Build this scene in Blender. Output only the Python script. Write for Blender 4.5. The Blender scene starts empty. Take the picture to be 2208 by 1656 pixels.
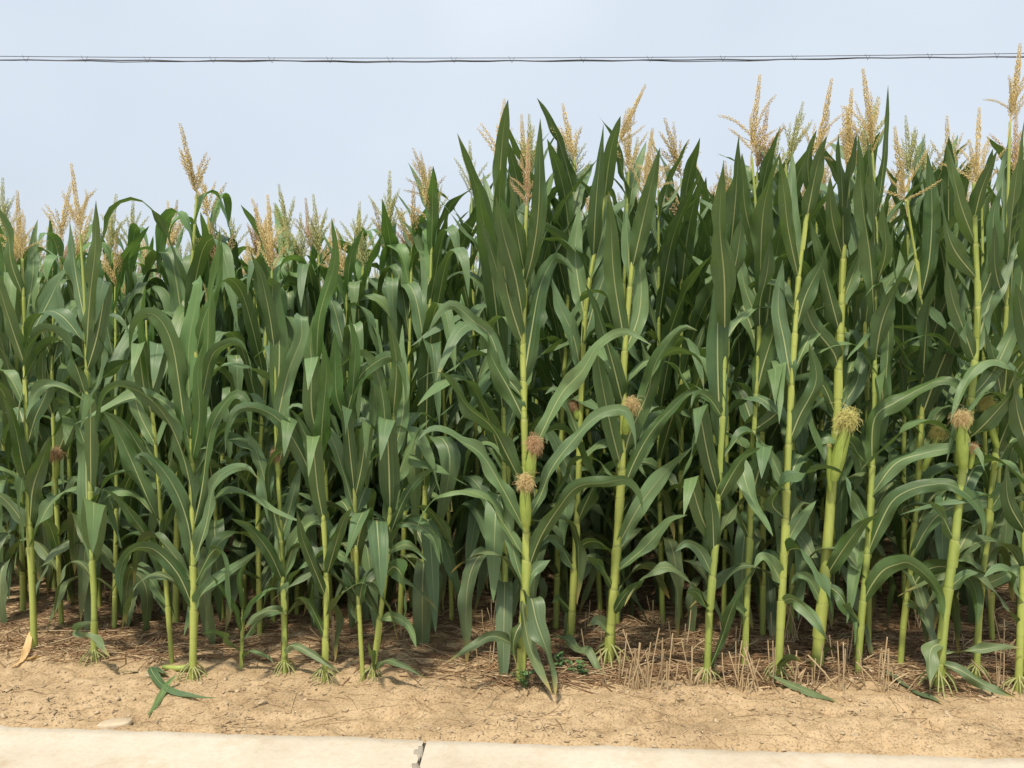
import bpy, math, random
import numpy as np
from mathutils import Vector, Matrix, Quaternion

# ------------------------------------------------------------------ camera, sky, sun
scene = bpy.context.scene
FPX, CX, CY = 1786.0, 1104.0, 828.0          # focal length and centre in photo pixels
CAM_H = 1.35
PITCH = math.atan(68.0 / FPX)                # camera looks slightly down
cam_d = bpy.data.cameras.new("camera"); cam = bpy.data.objects.new("camera", cam_d)
scene.collection.objects.link(cam); scene.camera = cam
cam.location = (0, 0, CAM_H); cam.rotation_euler = (math.pi / 2 - PITCH, 0, 0)
cam_d.sensor_width = 36.0; cam_d.lens = 36.0 * FPX / 2208.0
cam_d.clip_start = 0.05; cam_d.clip_end = 2000.0

SUN_EL, SUN_AZ = math.radians(63), math.radians(203)     # azimuth clockwise from +Y; behind the camera, a little left
world = bpy.data.worlds.new("World"); scene.world = world; world.use_nodes = True
wn, wl = world.node_tree.nodes, world.node_tree.links
bg = wn["Background"]; bg.inputs[1].default_value = 0.1
sky = wn.new("ShaderNodeTexSky"); sky.sky_type = 'NISHITA'; sky.sun_disc = False
sky.sun_elevation = SUN_EL; sky.sun_rotation = SUN_AZ
sky.air_density = 1.0; sky.dust_density = 4.0; sky.ozone_density = 1.5; sky.altitude = 30
mx = wn.new("ShaderNodeMix"); mx.data_type = 'RGBA'; mx.inputs[0].default_value = 0.72
wl.new(sky.outputs[0], mx.inputs[6]); mx.inputs[7].default_value = (7.5, 8.2, 9.0, 1)   # thick summer haze veil
wtc = wn.new("ShaderNodeTexCoord"); wnz = wn.new("ShaderNodeTexNoise"); wnz.inputs['Scale'].default_value = 1.8; wnz.inputs['Detail'].default_value = 3
wl.new(wtc.outputs['Generated'], wnz.inputs['Vector']); wmr = wn.new("ShaderNodeMapRange"); wl.new(wnz.outputs[0], wmr.inputs[0])
wmr.inputs[1].default_value = .3; wmr.inputs[2].default_value = .7; wmr.inputs[3].default_value = .60; wmr.inputs[4].default_value = .84; wl.new(wmr.outputs[0], mx.inputs[0])   # haze of uneven thickness
wl.new(mx.outputs[2], bg.inputs[0])
sun_d = bpy.data.lights.new("sun", 'SUN'); sun = bpy.data.objects.new("sun", sun_d); scene.collection.objects.link(sun)
sun_d.energy = 3.4; sun_d.angle = math.radians(4.5); sun_d.color = (1.0, 0.90, 0.76)
sdir = Vector((math.sin(SUN_AZ) * math.cos(SUN_EL), math.cos(SUN_AZ) * math.cos(SUN_EL), math.sin(SUN_EL)))
sun.rotation_euler = sdir.to_track_quat('Z', 'Y').to_euler()
scene.view_settings.view_transform = 'Standard'; scene.view_settings.look = 'None'
scene.view_settings.exposure = 0.25; scene.view_settings.gamma = 1.0

C = scene.collection
R = random.Random(7)
NR = np.random.RandomState(11)

# ------------------------------------------------------------------ pixel <-> place
cth, sth = math.cos(PITCH), math.sin(PITCH)
def ray(px, py):
    a, b = (px - CX) / FPX, (CY - py) / FPX
    return np.array([a, cth + b * sth, -sth + b * cth])
def at(px, py, Y):
    d = ray(px, py); return np.array([0, 0, CAM_H]) + d * (Y / d[1])
def on_ground(px, py, z=0.0):
    d = ray(px, py); return np.array([0, 0, CAM_H]) + d * ((z - CAM_H) / d[2])
def ppm(Y): return FPX / Y                     # photo pixels per metre at depth Y

# ------------------------------------------------------------------ noise
def vnoise(x, y, seed=0):
    x = np.asarray(x, float); y = np.asarray(y, float)
    xi, yi = np.floor(x), np.floor(y); fx, fy = x - xi, y - yi
    fx = fx * fx * (3 - 2 * fx); fy = fy * fy * (3 - 2 * fy)
    def h(a, b):
        v = np.sin(a * 127.1 + b * 311.7 + seed * 74.7) * 43758.5453
        return v - np.floor(v)
    return (h(xi, yi) * (1 - fx) + h(xi + 1, yi) * fx) * (1 - fy) + (h(xi, yi + 1) * (1 - fx) + h(xi + 1, yi + 1) * fx) * fy
def fbm(x, y, oct=4, seed=0):
    s, a = 0, 1.0
    for o in range(oct):
        s = s + a * (vnoise(x * 2 ** o, y * 2 ** o, seed + o * 7) - .5); a *= .5
    return s

# ------------------------------------------------------------------ materials
def mat(name):
    m = bpy.data.materials.new(name); m.use_nodes = True
    nt = m.node_tree; return m, nt, nt.nodes, nt.links, nt.nodes["Principled BSDF"]
def ramp(n, stops, interp='LINEAR'):
    r = n.new("ShaderNodeValToRGB"); r.color_ramp.interpolation = interp
    e = r.color_ramp.elements
    while len(e) < len(stops): e.new(0.5)
    for i, (p, c) in enumerate(stops): e[i].position = p; e[i].color = (*c, 1)
    return r
def tex(n, l, scale, detail=4, coord=None, rough=.55, obj=True):
    t = n.new("ShaderNodeTexNoise"); t.inputs['Scale'].default_value = scale; t.inputs['Detail'].default_value = detail
    t.inputs['Roughness'].default_value = rough
    if coord is not None: l.new(coord, t.inputs['Vector'])
    return t
def mixc(n, l, f, a, b, mode='MIX'):
    m = n.new("ShaderNodeMix"); m.data_type = 'RGBA'; m.blend_type = mode
    for s, v in ((0, f), (6, a), (7, b)):
        if hasattr(v, 'is_linked') or hasattr(v, 'links'): l.new(v, m.inputs[s])
        elif s == 0: m.inputs[0].default_value = v
        else: m.inputs[s].default_value = (*v, 1)
    return m.outputs[2]
def math_(n, l, op, a, b=None, clamp=False):
    m = n.new("ShaderNodeMath"); m.operation = op; m.use_clamp = clamp
    for i, v in enumerate((a, b)):
        if v is None: continue
        if hasattr(v, 'links'): l.new(v, m.inputs[i])
        else: m.inputs[i].default_value = v
    return m.outputs[0]

def leaf_mat(name, dark, light, rib, trans=.22, tipdry=None):
    m, nt, n, l, b = mat(name)
    uv = n.new("ShaderNodeUVMap"); sp = n.new("ShaderNodeSeparateXYZ"); l.new(uv.outputs[0], sp.inputs[0])
    oi = n.new("ShaderNodeObjectInfo"); tc = n.new("ShaderNodeTexCoord")
    nz = tex(n, l, 9, 3, tc.outputs['Object'])
    f = math_(n, l, 'ADD', math_(n, l, 'MULTIPLY', oi.outputs['Random'], .75), math_(n, l, 'MULTIPLY', math_(n, l, 'SUBTRACT', nz.outputs[0], .4), .9), True)
    col = mixc(n, l, f, dark, light)
    hr = math_(n, l, 'FRACT', math_(n, l, 'MULTIPLY', oi.outputs['Random'], 7.31))
    col = mixc(n, l, math_(n, l, 'MULTIPLY', hr, .35), col, (light[0] * .60, light[1] * .72, light[2] * 1.15))
    # parallel veins
    mp = n.new("ShaderNodeMapping"); mp.inputs['Scale'].default_value = (26, 1.0, 1); l.new(uv.outputs[0], mp.inputs[0])
    vn = tex(n, l, 1.0, 2, mp.outputs[0])
    vf = math_(n, l, 'MULTIPLY', math_(n, l, 'SUBTRACT', vn.outputs[0], .42), 2.0, True)
    col = mixc(n, l, vf, col, light)
    ge = n.new('ShaderNodeNewGeometry')
    pale = mixc(n, l, 1.0, col, (1.75, 1.62, 1.75), 'MULTIPLY')
    pale = mixc(n, l, .10, pale, (.36, .46, .36))
    col = mixc(n, l, ge.outputs['Backfacing'], col, pale)
    # midrib
    d = math_(n, l, 'ABSOLUTE', math_(n, l, 'SUBTRACT', sp.outputs[0], .5))
    wdt = math_(n, l, 'SUBTRACT', .050, math_(n, l, 'MULTIPLY', sp.outputs[1], .034))
    rf = math_(n, l, 'MULTIPLY', math_(n, l, 'SUBTRACT', wdt, d), 60, True)
    fade = math_(n, l, 'SUBTRACT', 1.15, sp.outputs[1], True)
    rf = math_(n, l, 'MULTIPLY', rf, math_(n, l, 'MULTIPLY', fade, .85))
    col = mixc(n, l, rf, col, rib)
    # pale dust specks and the odd dry patch
    dn = tex(n, l, 190, 1, tc.outputs['Object'])
    df = math_(n, l, 'MULTIPLY', math_(n, l, 'SUBTRACT', dn.outputs[0], .71), 8, True)
    col = mixc(n, l, math_(n, l, 'MULTIPLY', df, .35), col, (.55, .52, .38))
    if tipdry:
        tf = math_(n, l, 'MULTIPLY', math_(n, l, 'SUBTRACT', math_(n, l, 'ADD', sp.outputs[1], math_(n, l, 'MULTIPLY', nz.outputs[0], .3)), tipdry), 6, True)
        col = mixc(n, l, tf, col, (.46, .36, .12))
    l.new(col, b.inputs['Base Color'])
    b.inputs['Roughness'].default_value = .39; b.inputs['Specular IOR Level'].default_value = .45
    bp = n.new("ShaderNodeBump"); bp.inputs['Strength'].default_value = .6; bp.inputs['Distance'].default_value = .003
    l.new(vn.outputs[0], bp.inputs['Height']); l.new(bp.outputs[0], b.inputs['Normal'])
    tr = n.new("ShaderNodeBsdfTranslucent")
    tcol = mixc(n, l, .6, col, (light[0] * 2.0, light[1] * 1.9, light[2] * .9)); l.new(tcol, tr.inputs[0])
    ms = n.new("ShaderNodeMixShader"); ms.inputs[0].default_value = trans
    l.new(b.outputs[0], ms.inputs[1]); l.new(tr.outputs[0], ms.inputs[2]); l.new(ms.outputs[0], n["Material Output"].inputs[0])
    return m
M = {}
M['leaf'] = leaf_mat('corn leaf', (.023, .060, .019), (.104, .176, .050), (.56, .60, .27), .22, 1.13)
M['young'] = leaf_mat('young corn leaf', (.060, .135, .032), (.105, .20, .050), (.40, .50, .20), .28)
M['old'] = leaf_mat('lower corn leaf', (.034, .064, .019), (.100, .145, .046), (.52, .53, .26), .2, .98)
M['dryleaf'] = leaf_mat('dry corn leaf', (.40, .26, .09), (.60, .42, .17), (.62, .48, .25), .2)

def stalk_mat():
    m, nt, n, l, b = mat('corn stalk')
    uv = n.new("ShaderNodeUVMap"); sp = n.new("ShaderNodeSeparateXYZ"); l.new(uv.outputs[0], sp.inputs[0])
    oi = n.new("ShaderNodeObjectInfo"); tc = n.new("ShaderNodeTexCoord")
    mp = n.new("ShaderNodeMapping"); mp.inputs['Scale'].default_value = (1, 1, .06); l.new(tc.outputs['Object'], mp.inputs[0])
    nz = tex(n, l, 130, 3, mp.outputs[0]); n2 = tex(n, l, 14, 3, tc.outputs['Object'])
    col = mixc(n, l, n2.outputs[0], (.22, .30, .055), (.46, .52, .11))
    col = mixc(n, l, math_(n, l, 'MULTIPLY', nz.outputs[0], .55), col, (.52, .54, .16))
    col = mixc(n, l, math_(n, l, 'MULTIPLY', oi.outputs['Random'], .45), col, (.18, .28, .06))
    st = tex(n, l, 34, 5, tc.outputs['Object'], .7); sf = math_(n, l, 'MULTIPLY', math_(n, l, 'SUBTRACT', st.outputs[0], .60), 7, True)
    col = mixc(n, l, math_(n, l, 'MULTIPLY', sf, .55), col, (.20, .16, .07))
    # v: 0 = just above a collar, 1 = collar: pale rim, dull band at the node
    v = sp.outputs[1]
    rim = math_(n, l, 'MULTIPLY', math_(n, l, 'SUBTRACT', v, .94), 18, True)
    col = mixc(n, l, math_(n, l, 'MULTIPLY', rim, .7), col, (.52, .54, .20))
    nd = math_(n, l, 'MULTIPLY', math_(n, l, 'SUBTRACT', .10, v), 14, True)
    col = mixc(n, l, math_(n, l, 'MULTIPLY', nd, .5), col, (.16, .20, .05))
    l.new(col, b.inputs['Base Color']); b.inputs['Roughness'].default_value = .48
    bp = n.new("ShaderNodeBump"); bp.inputs['Strength'].default_value = .3; bp.inputs['Distance'].default_value = .002
    l.new(nz.outputs[0], bp.inputs['Height']); l.new(bp.outputs[0], b.inputs['Normal'])
    return m
M['stalk'] = stalk_mat()
def plain(name, a, b_, scale, rough=.7, bump=0., stretch=(1, 1, 1)):
    m, nt, n, l, b = mat(name)
    tc = n.new("ShaderNodeTexCoord"); mp = n.new("ShaderNodeMapping"); mp.inputs['Scale'].default_value = stretch
    l.new(tc.outputs['Object'], mp.inputs[0]); nz = tex(n, l, scale, 4, mp.outputs[0])
    r = ramp(n, [(.3, a), (.7, b_)]); l.new(nz.outputs[0], r.inputs[0]); oi = n.new("ShaderNodeObjectInfo")
    col = mixc(n, l, math_(n, l, 'MULTIPLY', oi.outputs['Random'], .3), r.outputs[0], tuple(.6 * x for x in a))
    l.new(col, b.inputs['Base Color']); b.inputs['Roughness'].default_value = rough
    if bump:
        bp = n.new("ShaderNodeBump"); bp.inputs['Strength'].default_value = bump; bp.inputs['Distance'].default_value = .01
        l.new(nz.outputs[0], bp.inputs['Height']); l.new(bp.outputs[0], b.inputs['Normal'])
    return m
M['husk'] = plain('corn husk', (.24, .36, .06), (.42, .50, .11), 60, .5, .2, (1, 1, .08))
M['silk_yellow'] = plain('fresh corn silk', (.62, .58, .18), (.78, .72, .28), 60, .6)
M['silk_tan'] = plain('tan corn silk', (.58, .44, .20), (.76, .60, .30), 60, .6)
M['silk_rust'] = plain('rusty corn silk', (.42, .26, .13), (.66, .45, .25), 60, .7)
M['tassel_tan'] = plain('tan tassel', (.50, .385, .16), (.78, .63, .30), 150, .8)
M['tassel_green'] = plain('greenish tassel', (.36, .40, .15), (.62, .58, .27), 150, .8)
M['tassel_rust'] = plain('rusty tassel', (.46, .31, .16), (.68, .50, .28), 150, .8)
M['root'] = plain('prop root', (.22, .27, .09), (.48, .46, .19), 60, .7)
M['straw'] = plain('straw', (.42, .30, .16), (.68, .54, .33), 25, .75)
M['straw_old'] = plain('weathered straw', (.17, .10, .050), (.42, .27, .14), 9, .85)
M['weed'] = plain('weed leaf', (.07, .15, .05), (.14, .25, .09), 50, .6)
M['wire'] = plain('wire', (.08, .085, .10), (.13, .135, .15), 20, .6)
M['clod'] = plain('dry soil clod', (.40, .30, .18), (.56, .44, .28), 40, .95, .5)
M['mortar'] = plain('grey mortar', (.30, .265, .21), (.42, .375, .30), 60, .9, .4)
M['crack'] = plain('dirt in joint', (.10, .085, .065), (.17, .14, .11), 40, .95)
M['debris'] = plain('rotted plant chips', (.19, .14, .09), (.42, .32, .21), 14, .95)
M['flake'] = plain('pale cement flake', (.50, .40, .27), (.62, .51, .36), 40, .9, .3)

def soil_mat():
    m, nt, n, l, b = mat('dry soil')
    tc = n.new("ShaderNodeTexCoord")
    a = tex(n, l, 2.6, 6, tc.outputs['Object'], .68); c = tex(n, l, 14, 6, tc.outputs['Object'], .65); d = tex(n, l, 120, 4, tc.outputs['Object'], .7)
    r1 = ramp(n, [(.36, (.26, .185, .105)), (.47, (.42, .305, .175)), (.62, (.52, .39, .235))]); l.new(a.outputs[0], r1.inputs[0])
    r2 = ramp(n, [(.30, (.26, .18, .10)), (.46, (.44, .32, .185)), (.72, (.55, .425, .265))]); l.new(c.outputs[0], r2.inputs[0])
    col = mixc(n, l, .55, r1.outputs[0], r2.outputs[0])
    r3 = ramp(n, [(.38, (.42, .38, .34)), (.48, (1, 1, 1)), (.68, (1.12, 1.1, 1.05))]); l.new(d.outputs[0], r3.inputs[0])
    col = mixc(n, l, .8, col, r3.outputs[0], 'MULTIPLY')
    l.new(col, b.inputs['Base Color']); b.inputs['Roughness'].default_value = .95; b.inputs['Specular IOR Level'].default_value = .15
    b1 = n.new("ShaderNodeBump"); b1.inputs['Strength'].default_value = .4; b1.inputs['Distance'].default_value = .012; l.new(c.outputs[0], b1.inputs['Height'])
    b2 = n.new("ShaderNodeBump"); b2.inputs['Strength'].default_value = .5; b2.inputs['Distance'].default_value = .004; l.new(d.outputs[0], b2.inputs['Height'])
    l.new(b1.outputs[0], b2.inputs['Normal']); l.new(b2.outputs[0], b.inputs['Normal'])
    return m
M['soil'] = soil_mat()
def concrete_mat():
    m, nt, n, l, b = mat('pale concrete')
    tc = n.new("ShaderNodeTexCoord")
    a = tex(n, l, 2.2, 5, tc.outputs['Object'], .6); c = tex(n, l, 55, 5, tc.outputs['Object'], .7)
    r1 = ramp(n, [(.34, (.53, .455, .35)), (.5, (.60, .53, .42)), (.66, (.645, .585, .48))]); l.new(a.outputs[0], r1.inputs[0])
    r2 = ramp(n, [(.3, (.86, .84, .80)), (.55, (1, 1, 1))]); l.new(c.outputs[0], r2.inputs[0])
    col = mixc(n, l, .7, r1.outputs[0], r2.outputs[0], 'MULTIPLY')
    sn = tex(n, l, 5.5, 6, tc.outputs['Object'], .72); rs = ramp(n, [(.54, (1, 1, 1)), (.64, (.90, .86, .79)), (.75, (.76, .69, .60))]); l.new(sn.outputs[0], rs.inputs[0])
    col = mixc(n, l, .75, col, rs.outputs[0], 'MULTIPLY')
    vo = n.new("ShaderNodeTexVoronoi"); vo.inputs['Scale'].default_value = 38; l.new(tc.outputs['Object'], vo.inputs['Vector'])
    pit = math_(n, l, 'MULTIPLY', math_(n, l, 'SUBTRACT', .10, vo.outputs['Distance']), 14, True)
    col = mixc(n, l, math_(n, l, 'MULTIPLY', pit, .5), col, (.27, .22, .16))
    l.new(col, b.inputs['Base Color']); b.inputs['Roughness'].default_value = .88
    b1 = n.new("ShaderNodeBump"); b1.inputs['Strength'].default_value = .25; b1.inputs['Distance'].default_value = .004; l.new(c.outputs[0], b1.inputs['Height'])
    l.new(b1.outputs[0], b.inputs['Normal'])
    return m
M['concrete'] = concrete_mat()

# ------------------------------------------------------------------ mesh helpers
class MB:
    """collects vertices, faces and uvs for one mesh"""
    def __init__(s): s.v = []; s.f = []; s.uv = []; s.n = 0
    def add(s, v, f, uv=None):
        v = np.asarray(v, float); f = np.asarray(f, int)
        s.v.append(v); s.f.append(f + s.n); s.n += len(v)
        s.uv.append(np.zeros((len(v), 2)) if uv is None else np.asarray(uv, float))
    def mesh(s, name, material, smooth=True):
        me = bpy.data.meshes.new(name)
        V = np.concatenate(s.v); UV = np.concatenate(s.uv)
        loops = []; starts = []; totals = []; k = 0
        for f in s.f:
            loops.append(f.ravel()); nf, w = f.shape
            starts.append(k + np.arange(nf) * w); totals.append(np.full(nf, w)); k += nf * w
        L = np.concatenate(loops); S = np.concatenate(starts); T = np.concatenate(totals)
        me.vertices.add(len(V)); me.vertices.foreach_set('co', V.ravel())
        me.loops.add(len(L)); me.loops.foreach_set('vertex_index', L.astype(np.int32))
        me.polygons.add(len(S)); me.polygons.foreach_set('loop_start', S.astype(np.int32)); me.polygons.foreach_set('loop_total', T.astype(np.int32))
        if smooth: me.polygons.foreach_set('use_smooth', np.ones(len(S), bool))
        u = me.uv_layers.new(name='UVMap'); u.data.foreach_set('uv', UV[L].ravel())
        me.update(calc_edges=True)
        if material: me.materials.append(material)
        return me
def link(name, me, parent=None, m=None):
    o = bpy.data.objects.new(name, me); C.objects.link(o)
    if parent: o.parent = parent
    if m is not None:
        o.material_slots[0].link = 'OBJECT'; o.material_slots[0].material = m
    return o
def empty(name, loc):
    o = bpy.data.objects.new(name, None); C.objects.link(o); o.location = loc; o.empty_display_size = .1; return o
def tag(o, label=None, cat=None, group=None, kind=None):
    for k, v in (('label', label), ('category', cat), ('group', group), ('kind', kind)):
        if v: o[k] = v
    return o
def spline(P, n, dense=14):
    P = np.asarray(P, float)
    if len(P) == 2: P = np.array([P[0], (P[0] + P[1]) / 2, P[1]])
    Q = np.vstack([2 * P[0] - P[1], P, 2 * P[-1] - P[-2]])
    out = []
    for i in range(1, len(Q) - 2):
        p0, p1, p2, p3 = Q[i - 1:i + 3]
        for t in np.linspace(0, 1, dense, endpoint=False):
            out.append(.5 * ((2 * p1) + (p2 - p0) * t + (2 * p0 - 5 * p1 + 4 * p2 - p3) * t * t + (3 * p1 - p0 - 3 * p2 + p3) * t ** 3))
    out.append(Q[-2]); out = np.array(out)
    s = np.concatenate([[0], np.cumsum(np.linalg.norm(np.diff(out, axis=0), axis=1))])
    q = np.linspace(0, s[-1], n) if np.isscalar(n) else np.asarray(n) * s[-1]
    return np.stack([np.interp(q, s, out[:, k]) for k in range(3)], 1), s[-1]
def tangents(P):
    T = np.gradient(P, axis=0); return T / (np.linalg.norm(T, axis=1, keepdims=True) + 1e-12)
def unit(v): return v / (np.linalg.norm(v) + 1e-12)
def transport(T, W0):
    W = [unit(W0 - T[0] * (W0 @ T[0]))]
    for i in range(1, len(T)):
        a, b = T[i - 1], T[i]; ax = np.cross(a, b); s = np.linalg.norm(ax); w = W[-1]
        if s > 1e-7:
            ax = ax / s; an = math.atan2(s, a @ b)
            w = w * math.cos(an) + np.cross(ax, w) * math.sin(an) + ax * (ax @ w) * (1 - math.cos(an))
        W.append(unit(w - b * (w @ b)))
    return np.array(W)
def tube(mb, P, rad, sides=8, vv=None, closed=True):
    P = np.asarray(P, float); n = len(P); rad = np.broadcast_to(np.asarray(rad, float), (n,))
    T = tangents(P); ref = np.array([1., 0, 0]) if abs(T[0][0]) < .8 else np.array([0, 1., 0])
    W = transport(T, ref); B = np.cross(T, W)
    an = np.linspace(0, 2 * math.pi, sides, endpoint=False)
    V = P[:, None, :] + rad[:, None, None] * (np.cos(an)[None, :, None] * W[:, None, :] + np.sin(an)[None, :, None] * B[:, None, :])
    i, j = np.meshgrid(np.arange(n - 1), np.arange(sides), indexing='ij'); j2 = (j + 1) % sides
    F = np.stack([i * sides + j, i * sides + j2, (i + 1) * sides + j2, (i + 1) * sides + j], -1).reshape(-1, 4)
    uv = np.zeros((n * sides, 2)); uv[:, 0] = np.tile(an / 6.2832, n)
    if vv is not None: uv[:, 1] = np.repeat(vv, sides)
    mb.add(V.reshape(-1, 3), F, uv)
    if closed and sides >= 3:
        for k, c in ((0, P[0]), (n - 1, P[-1])):
            ring = np.arange(sides) + k * sides
            f = np.stack([ring, np.roll(ring, -1), np.full(sides, sides * n)], 1)
            # cap as a small fan on its own vertices
            vv_ = np.vstack([V[k], c]); ff = np.stack([np.arange(sides), (np.arange(sides) + 1) % sides, np.full(sides, sides)], 1)
            if k == 0: ff = ff[:, ::-1]
            mb.add(vv_, ff, np.tile([[.5, .5 if vv is None else vv[k]]], (sides + 1, 1)))

PROF_T = np.array([0, .06, .18, .35, .55, .75, .9, 1.0]); PROF_W = np.array([.42, .62, .9, 1.0, .93, .66, .33, .015])
def leaf_mesh(P, width, W0, material, seg=26, nu=7, fold=.35, wave=.012, twist=0., rnd=R, up=None, prof=None, name='leaf', mb=None):
    own = mb is None
    if own: mb = MB()
    C_, L = spline(P, seg + 1); T = tangents(C_); t = np.linspace(0, 1, seg + 1)
    if up is not None and (np.cross(T[0], W0) @ up) < 0: W0 = -W0
    W = transport(T, W0); N = np.cross(T, W)
    if twist:
        a = twist * t; W, N = W * np.cos(a)[:, None] + N * np.sin(a)[:, None], N * np.cos(a)[:, None] - W * np.sin(a)[:, None]
    w = np.interp(t, PROF_T, PROF_W if prof is None else prof) * width / 2
    w = w * (1 + .07 * np.sin(t * rnd.uniform(6, 12) + rnd.random() * 6))
    u = np.linspace(-1, 1, nu)
    fo = fold * (.30 + 1.5 * np.exp(-t * 9) + .25 * np.sin(t * 5 + rnd.random() * 6))
    ph = [rnd.random() * 6.3 for _ in range(4)]; fr = [L / .16 * (.8 + .5 * rnd.random()) * 6.283 / 2 for _ in range(2)]
    env = np.clip(t * 6, 0, 1) * np.clip((1 - t) * 2.2, 0, 1) * wave
    wl_ = env * (np.sin(fr[0] * t + ph[0]) + .5 * np.sin(fr[0] * 2.3 * t + ph[1]))
    wr_ = env * (np.sin(fr[1] * t + ph[2]) + .5 * np.sin(fr[1] * 2.1 * t + ph[3]))
    au = np.abs(u)[None, :, None]
    off = (np.where(u < 0, 1, 0)[None, :] * wl_[:, None] + np.where(u > 0, 1, 0)[None, :] * wr_[:, None]) * (np.abs(u)[None, :] ** 1.7)
    fl = fo + fold * .55 * np.sin(t * rnd.uniform(4, 9) + rnd.random() * 6); fr_ = fo + fold * .55 * np.sin(t * rnd.uniform(4, 9) + rnd.random() * 6)
    fo2 = np.where(u[None, :] < 0, fl[:, None], fr_[:, None])
    V = C_[:, None, :] + W[:, None, :] * (u[None, :] * w[:, None] * np.cos(fo2))[:, :, None] \
        + N[:, None, :] * ((au[:, :, 0] ** 1.25) * w[:, None] * np.sin(fo2) + off)[:, :, None]
    i, j = np.meshgrid(np.arange(seg), np.arange(nu - 1), indexing='ij')
    F = np.stack([i * nu + j, i * nu + j + 1, (i + 1) * nu + j + 1, (i + 1) * nu + j], -1).reshape(-1, 4)
    uv = np.stack(np.broadcast_arrays(((u + 1) / 2)[None, :], t[:, None]), -1).reshape(-1, 2)
    mb.add(V.reshape(-1, 3), F, uv)
    return mb.mesh(name, material) if own else None

def stalk_mesh(P, r0, r1, collars, material, sides=10, step=.022, mb=None):
    own = mb is None
    if own: mb = MB()
    _, L = spline(P, 3)
    cs = sorted(c for c in collars if .02 < c < .985); keep = []
    for c in cs:
        if not keep or c - keep[-1] > .045: keep.append(c)
    edges = [0.] + keep + [1.]
    ts, rr, vv = [], [], []
    for a, b in zip(edges[:-1], edges[1:]):
        k = max(3, int((b - a) * L / step)); tt = np.linspace(a + .0012, b, k); f = (tt - a) / (b - a)
        base = r0 + (r1 - r0) * np.power(tt, 1.15)
        bulge = .10 * np.exp(-((f - .03) / .05) ** 2)
        ts += list(tt); rr += list(base * (1 + .075 * f + bulge)); vv += list(f)
    P2, _ = spline(P, np.array(ts)); tube(mb, P2, np.array(rr), sides, np.array(vv))
    if own and sides > 8:
        rs = random.Random(int(L * 1e5))
        for c in keep:
            ln = min(rs.uniform(.09, .15) / L, c - .02)
            if ln <= 0: continue
            q, _ = spline(P, np.linspace(c - ln, c + .004, 7)); T = tangents(q); W = transport(T, np.array([1., 0, 0])); B = np.cross(T, W); a0 = rs.random() * 6.283; na = 11; V = []; uv = []
            for i in range(7):
                rad = (r0 + (r1 - r0) * (c - ln + ln * i / 6) ** 1.15) * (1.07 + .05 * i / 6) + .0006 + .0016 * (i / 6) ** 2
                for j in range(na):
                    g = j / (na - 1) * 2 - 1; a = a0 + g * (2.95 - .5 * (i / 6) ** 2); p = q[i] - T[i] * (.018 * abs(g) ** 2 * (i / 6)) 
                    V.append(p + (W[i] * math.cos(a) + B[i] * math.sin(a)) * (rad + .0022 * (j == na - 1))); uv.append((j / na, .35 + .63 * i / 6))
            i, j = np.meshgrid(np.arange(6), np.arange(na - 1), indexing='ij')
            mb.add(V, np.stack([i * na + j, i * na + j + 1, (i + 1) * na + j + 1, (i + 1) * na + j], -1).reshape(-1, 4), uv)
    return mb.mesh('stalk', material) if own else None

# spikelets along a branch --------------------------------------------------
OCT_F = np.array([[0, 2, 4], [2, 1, 4], [1, 3, 4], [3, 0, 4], [2, 0, 5], [1, 2, 5], [3, 1, 5], [0, 3, 5]])
def spikelets(mb, P, rnd, per=2, gap=.0065, size=.0105, fat=.0042, rad=.0035, start=.06):
    C_, L = spline(P, 30); n = max(4, int(L / gap)); Q, _ = spline(P, n); T = tangents(Q)
    W = transport(T, np.array([1., .3, .1])); B = np.cross(T, W)
    tube(mb, C_[::3], np.linspace(.0018, .0008, len(C_[::3])), 4)
    for i in range(int(n * start), n):
        k = 1 - .45 * max(0, (i / n - .75) / .25)
        for p in range(per):
            a = i * 2.1 + p * 6.283 / per + rnd.random() * .8
            o = W[i] * math.cos(a) + B[i] * math.sin(a)
            ax = unit(T[i] * (1.0 + .3 * rnd.random()) + o * (.35 + .5 * rnd.random())); s = size * k * (.8 + .5 * rnd.random())
            c = Q[i] + o * rad * k + ax * s * .4
            e = unit(np.cross(ax, o)); g = np.cross(ax, e); h = fat * k * .5
            mb.add(np.array([c + e * h, c - e * h, c + g * h, c - g * h, c + ax * s * .5, c - ax * s * .5]), OCT_F)
def branch_mesh(L, seed, bend):
    rnd = random.Random(seed); mb = MB()
    P = [(0, 0, 0), (bend * .1, 0, L * .35), (bend * .4, 0, L * .7), (bend, 0, L * .98)]
    spikelets(mb, P, rnd, 2, .0052, .0115, .0042, .0034, .10); return mb.mesh('tassel_branch', M['tassel_tan'], False)
def spike_mesh(seed):
    rnd = random.Random(seed); mb = MB()
    P = [(0, 0, -.06), (0, 0, 0), (.004, 0, .12), (-.003 + .01 * rnd.random(), 0, .30)]
    spikelets(mb, P, rnd, 5, .0058, .0125, .0046, .0052, .26); return mb.mesh('tassel', M['tassel_tan'], False)
BR = [branch_mesh(L, 100 + i, b) for i, (L, b) in enumerate([(.15, .02), (.18, -.02), (.17, .05), (.13, -.03), (.20, .0), (.16, -.06)])]
SP = [spike_mesh(200 + i) for i in range(4)]
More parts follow.
